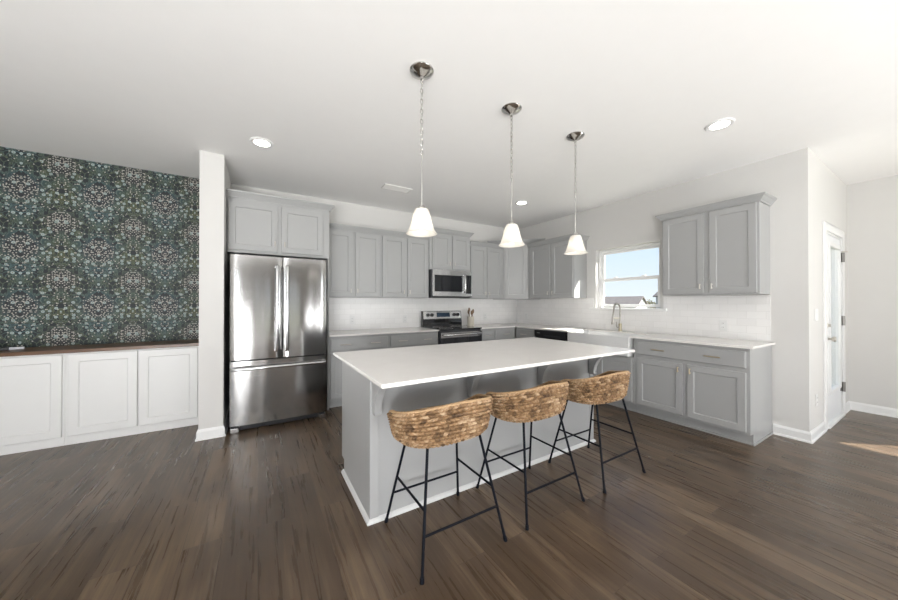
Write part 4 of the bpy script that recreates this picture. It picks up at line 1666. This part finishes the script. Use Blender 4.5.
# ------------------------------------------------------------------ recessed lights, vent
def make_downlight(label):
    t = thing('recessed_light', label, 'ceiling light', (0, 0, H), 0, 'recessed ceiling lights')
    bm = BM()
    lathe(bm, [(0.094, -0.0005), (0.094, -0.005), (0.086, -0.011), (0.066, -0.009), (0.066, -0.0005)], 40, close=True)
    obj('trim_ring', bm, M['trim'], t, smooth=True)
    bm = BM()
    lathe(bm, [(0, -0.006), (0.066, -0.006), (0.066, -0.002), (0, -0.002)], 40)
    obj('lens', bm, M['led'], t, smooth=True)
    return t


d = make_downlight('recessed ceiling light in front of the fridge cabinet')
d.location = (0.021, 3.32, H)
dup(d, (3.221, 1.047, H), 'recessed ceiling light near the wall corner above the right counter end')
dup(d, (3.266, 3.355, H), 'recessed ceiling light over the back corner of the kitchen')
t = thing('air_vent', 'slim white ceiling air vent above the left wall cabinets', 'vent', (1.50, 3.76, H))
bm = BM()
frame_boxes(bm, 'x', -0.185, 0.185, -0.08, 0.08, 0, 1, 0.018)
for v in bm.verts:
    v.co = (v.co.x, v.co.z, -0.001 - 0.009 * v.co.y)
obj('frame', bm, M['vent'], t)
bm = BM()
for k in range(7):
    y = -0.054 + k * 0.018
    prism(bm, [(y - 0.006, -0.002), (y - 0.004, -0.002), (y + 0.006, -0.009), (y + 0.004, -0.009)], 'x', -0.168, 0.168)
obj('louvre', bm, M['vent'], t)
box_obj('duct', (-0.168, 0.168, -0.063, 0.063, -0.0018, -0.0005), M['greyin'], t)


# ------------------------------------------------------------------ outlets and switch
def plate(name, label, cat, loc, rotz, kind, wd=0.072):
    t = thing(name, label, cat, loc, rotz, 'wall plates' if kind == 'o' else None)
    box_obj('cover_plate', (-wd / 2, wd / 2, -0.006, -0.0005, -0.058, 0.058), M['plate'], t, 0.003)
    if kind == 'o':
        for dz in (-0.022, 0.022):
            r_ = box_obj('receptacle', (-0.017, 0.017, -0.009, -0.006, dz - 0.015, dz + 0.015), M['plate'], t, 0.002)
            for dx in (-0.006, 0.006):
                box_obj('slot', (dx - 0.0012, dx + 0.0012, -0.0096, -0.009, dz - 0.005, dz + 0.006), M['slot'], r_)
    else:
        n_ = int(round(wd / 0.072))
        for k in range(n_):
            cx_ = (k - (n_ - 1) / 2) * 0.046
            box_obj('rocker', (cx_ - 0.016, cx_ + 0.016, -0.010, -0.006, -0.033, 0.033), M['plate'], t, 0.002)
    return t


yb_ = YB - 0.008
plate('wall_outlet', 'white outlet on the backsplash tile nearest the refrigerator', 'outlet', (1.170, yb_, 1.06), 0, 'o')
plate('wall_outlet', 'white outlet on the backsplash tile just left of the range', 'outlet', (2.00, yb_, 1.055), 0, 'o')
plate('wall_outlet', 'white outlet on the backsplash tile between crock and corner', 'outlet', (3.606, yb_, 1.06), 0, 'o')
plate('wall_outlet', 'white outlet on the window-wall tile just right of the corner', 'outlet', (XR - 0.008, 4.40, 1.06), RZ, 'o')
plate('wall_outlet', 'white outlet on the tile above the right counter end', 'outlet', (XR - 0.008, 1.41, 1.06), RZ, 'o')
plate('light_switch', 'white double light switch on the wall left of the glazed door', 'switch', (4.68, YE, 1.19), 0, 's', 0.115)
plate('wall_outlet', 'white outlet low on the wall left of the glazed door', 'outlet', (4.66, YE, 0.36), 0, 'o')

# ------------------------------------------------------------------ outdoors, seen through the kitchen window
GZ = -2.0
struct(box_obj('ground', (-150, 250, -150, 200, GZ - 0.3, GZ), M['grass']))
rt = Vector((0.8555, -0.5178))
fwd = Vector((0.5178, 0.8555))


def out_at(px, w):
    q = rt * ((px - 449) / 314.6 * w) + fwd * w
    return q


def house(label, cpos, axis_ang, L_, Wd_, eave, ridge, mats):
    t = thing('house', label, 'house', (cpos.x, cpos.y, GZ), axis_ang)
    e_, r_ = eave - GZ, ridge - GZ
    bm = BM()
    prism(bm, [(-Wd_ / 2, 0), (Wd_ / 2, 0), (Wd_ / 2, e_), (0, r_ - 0.05), (-Wd_ / 2, e_)], 'x', -L_ / 2, L_ / 2)
    wl = obj('walls', bm, mats[0], t)
    bm = BM()
    o_ = 0.35
    sl = (r_ - e_) / (Wd_ / 2)
    prism(bm, [(-Wd_ / 2 - o_, e_ - o_ * sl), (0, r_), (Wd_ / 2 + o_, e_ - o_ * sl), (Wd_ / 2 + o_, e_ - o_ * sl + 0.18), (0, r_ + 0.2), (-Wd_ / 2 - o_, e_ - o_ * sl + 0.18)], 'x', -L_ / 2 - 0.3, L_ / 2 + 0.3)
    obj('roof', bm, mats[1], t)
    bm = BM()
    bx(bm, L_ / 2, L_ / 2 + 0.05, -0.35, 0.35, e_ + 0.15, e_ + 0.95)
    obj('gable_vent', bm, M['sidinggrey'], t)
    for k in (-0.3, 0.0, 0.3):
        bm = BM()
        bx(bm, k * L_ - 0.5, k * L_ + 0.5, -Wd_ / 2 - 0.04, -Wd_ / 2, 1.0, 2.3)
        obj('house_window', bm, M['blackglass'], t)
    return t


ax_ = rt * math.cos(math.radians(50)) - fwd * math.sin(math.radians(50))
house('white gabled house with a grey shingle roof seen through the kitchen window', out_at(615, 62), math.atan2(ax_.y, ax_.x), 9.5, 5.6, 0.75, 2.45, (M['siding'], M['roof']))
ax2 = -fwd * 0.94 + rt * 0.34
house('grey house at the right edge of the view through the kitchen window', out_at(680, 52), math.atan2(ax2.y, ax2.x), 4.6, 5.0, 2.6, 4.2, (M['sidinggrey'], M['roof']))
random.seed(11)
for k, (px, w, hgt, lab) in enumerate(((648, 70, 4.3, 'leafy tree beside the white house seen through the window'),
                                       (653, 66, 3.9, 'lower bushy tree left of the grey house through the window'))):
    q = out_at(px, w)
    t = thing('tree', lab, 'tree', (q.x, q.y, GZ), 0, 'trees outside the window')
    bm = BM()
    tube(bm, [(0, 0, 0), (0.05, 0, hgt * 0.4), (0, 0.05, hgt * 0.7)], 0.12, 8, taper=[0.14, 0.10, 0.05])
    obj('trunk', bm, M['bark'], t, smooth=True)
    bm = BM()
    for i in range(420):
        th, ph, rr = random.uniform(0, 2 * PI), random.uniform(-1, 1), random.random() ** 0.4
        c_ = Vector((1.15 * rr * math.cos(th) * math.sqrt(1 - ph * ph), 1.15 * rr * math.sin(th) * math.sqrt(1 - ph * ph), hgt * 0.62 + hgt * 0.36 * rr * ph))
        n1 = Vector((random.gauss(0, 1), random.gauss(0, 1), random.gauss(0, 1))).normalized()
        n2 = n1.orthogonal().normalized()
        n3 = n1.cross(n2)
        s_ = random.uniform(0.10, 0.2)
        bm.faces.new([bm.verts.new(c_ + s_ * v) for v in (n2, n3 * 0.6, -n2, -n3 * 0.6)])
    obj('foliage', bm, M['leaf'], t)
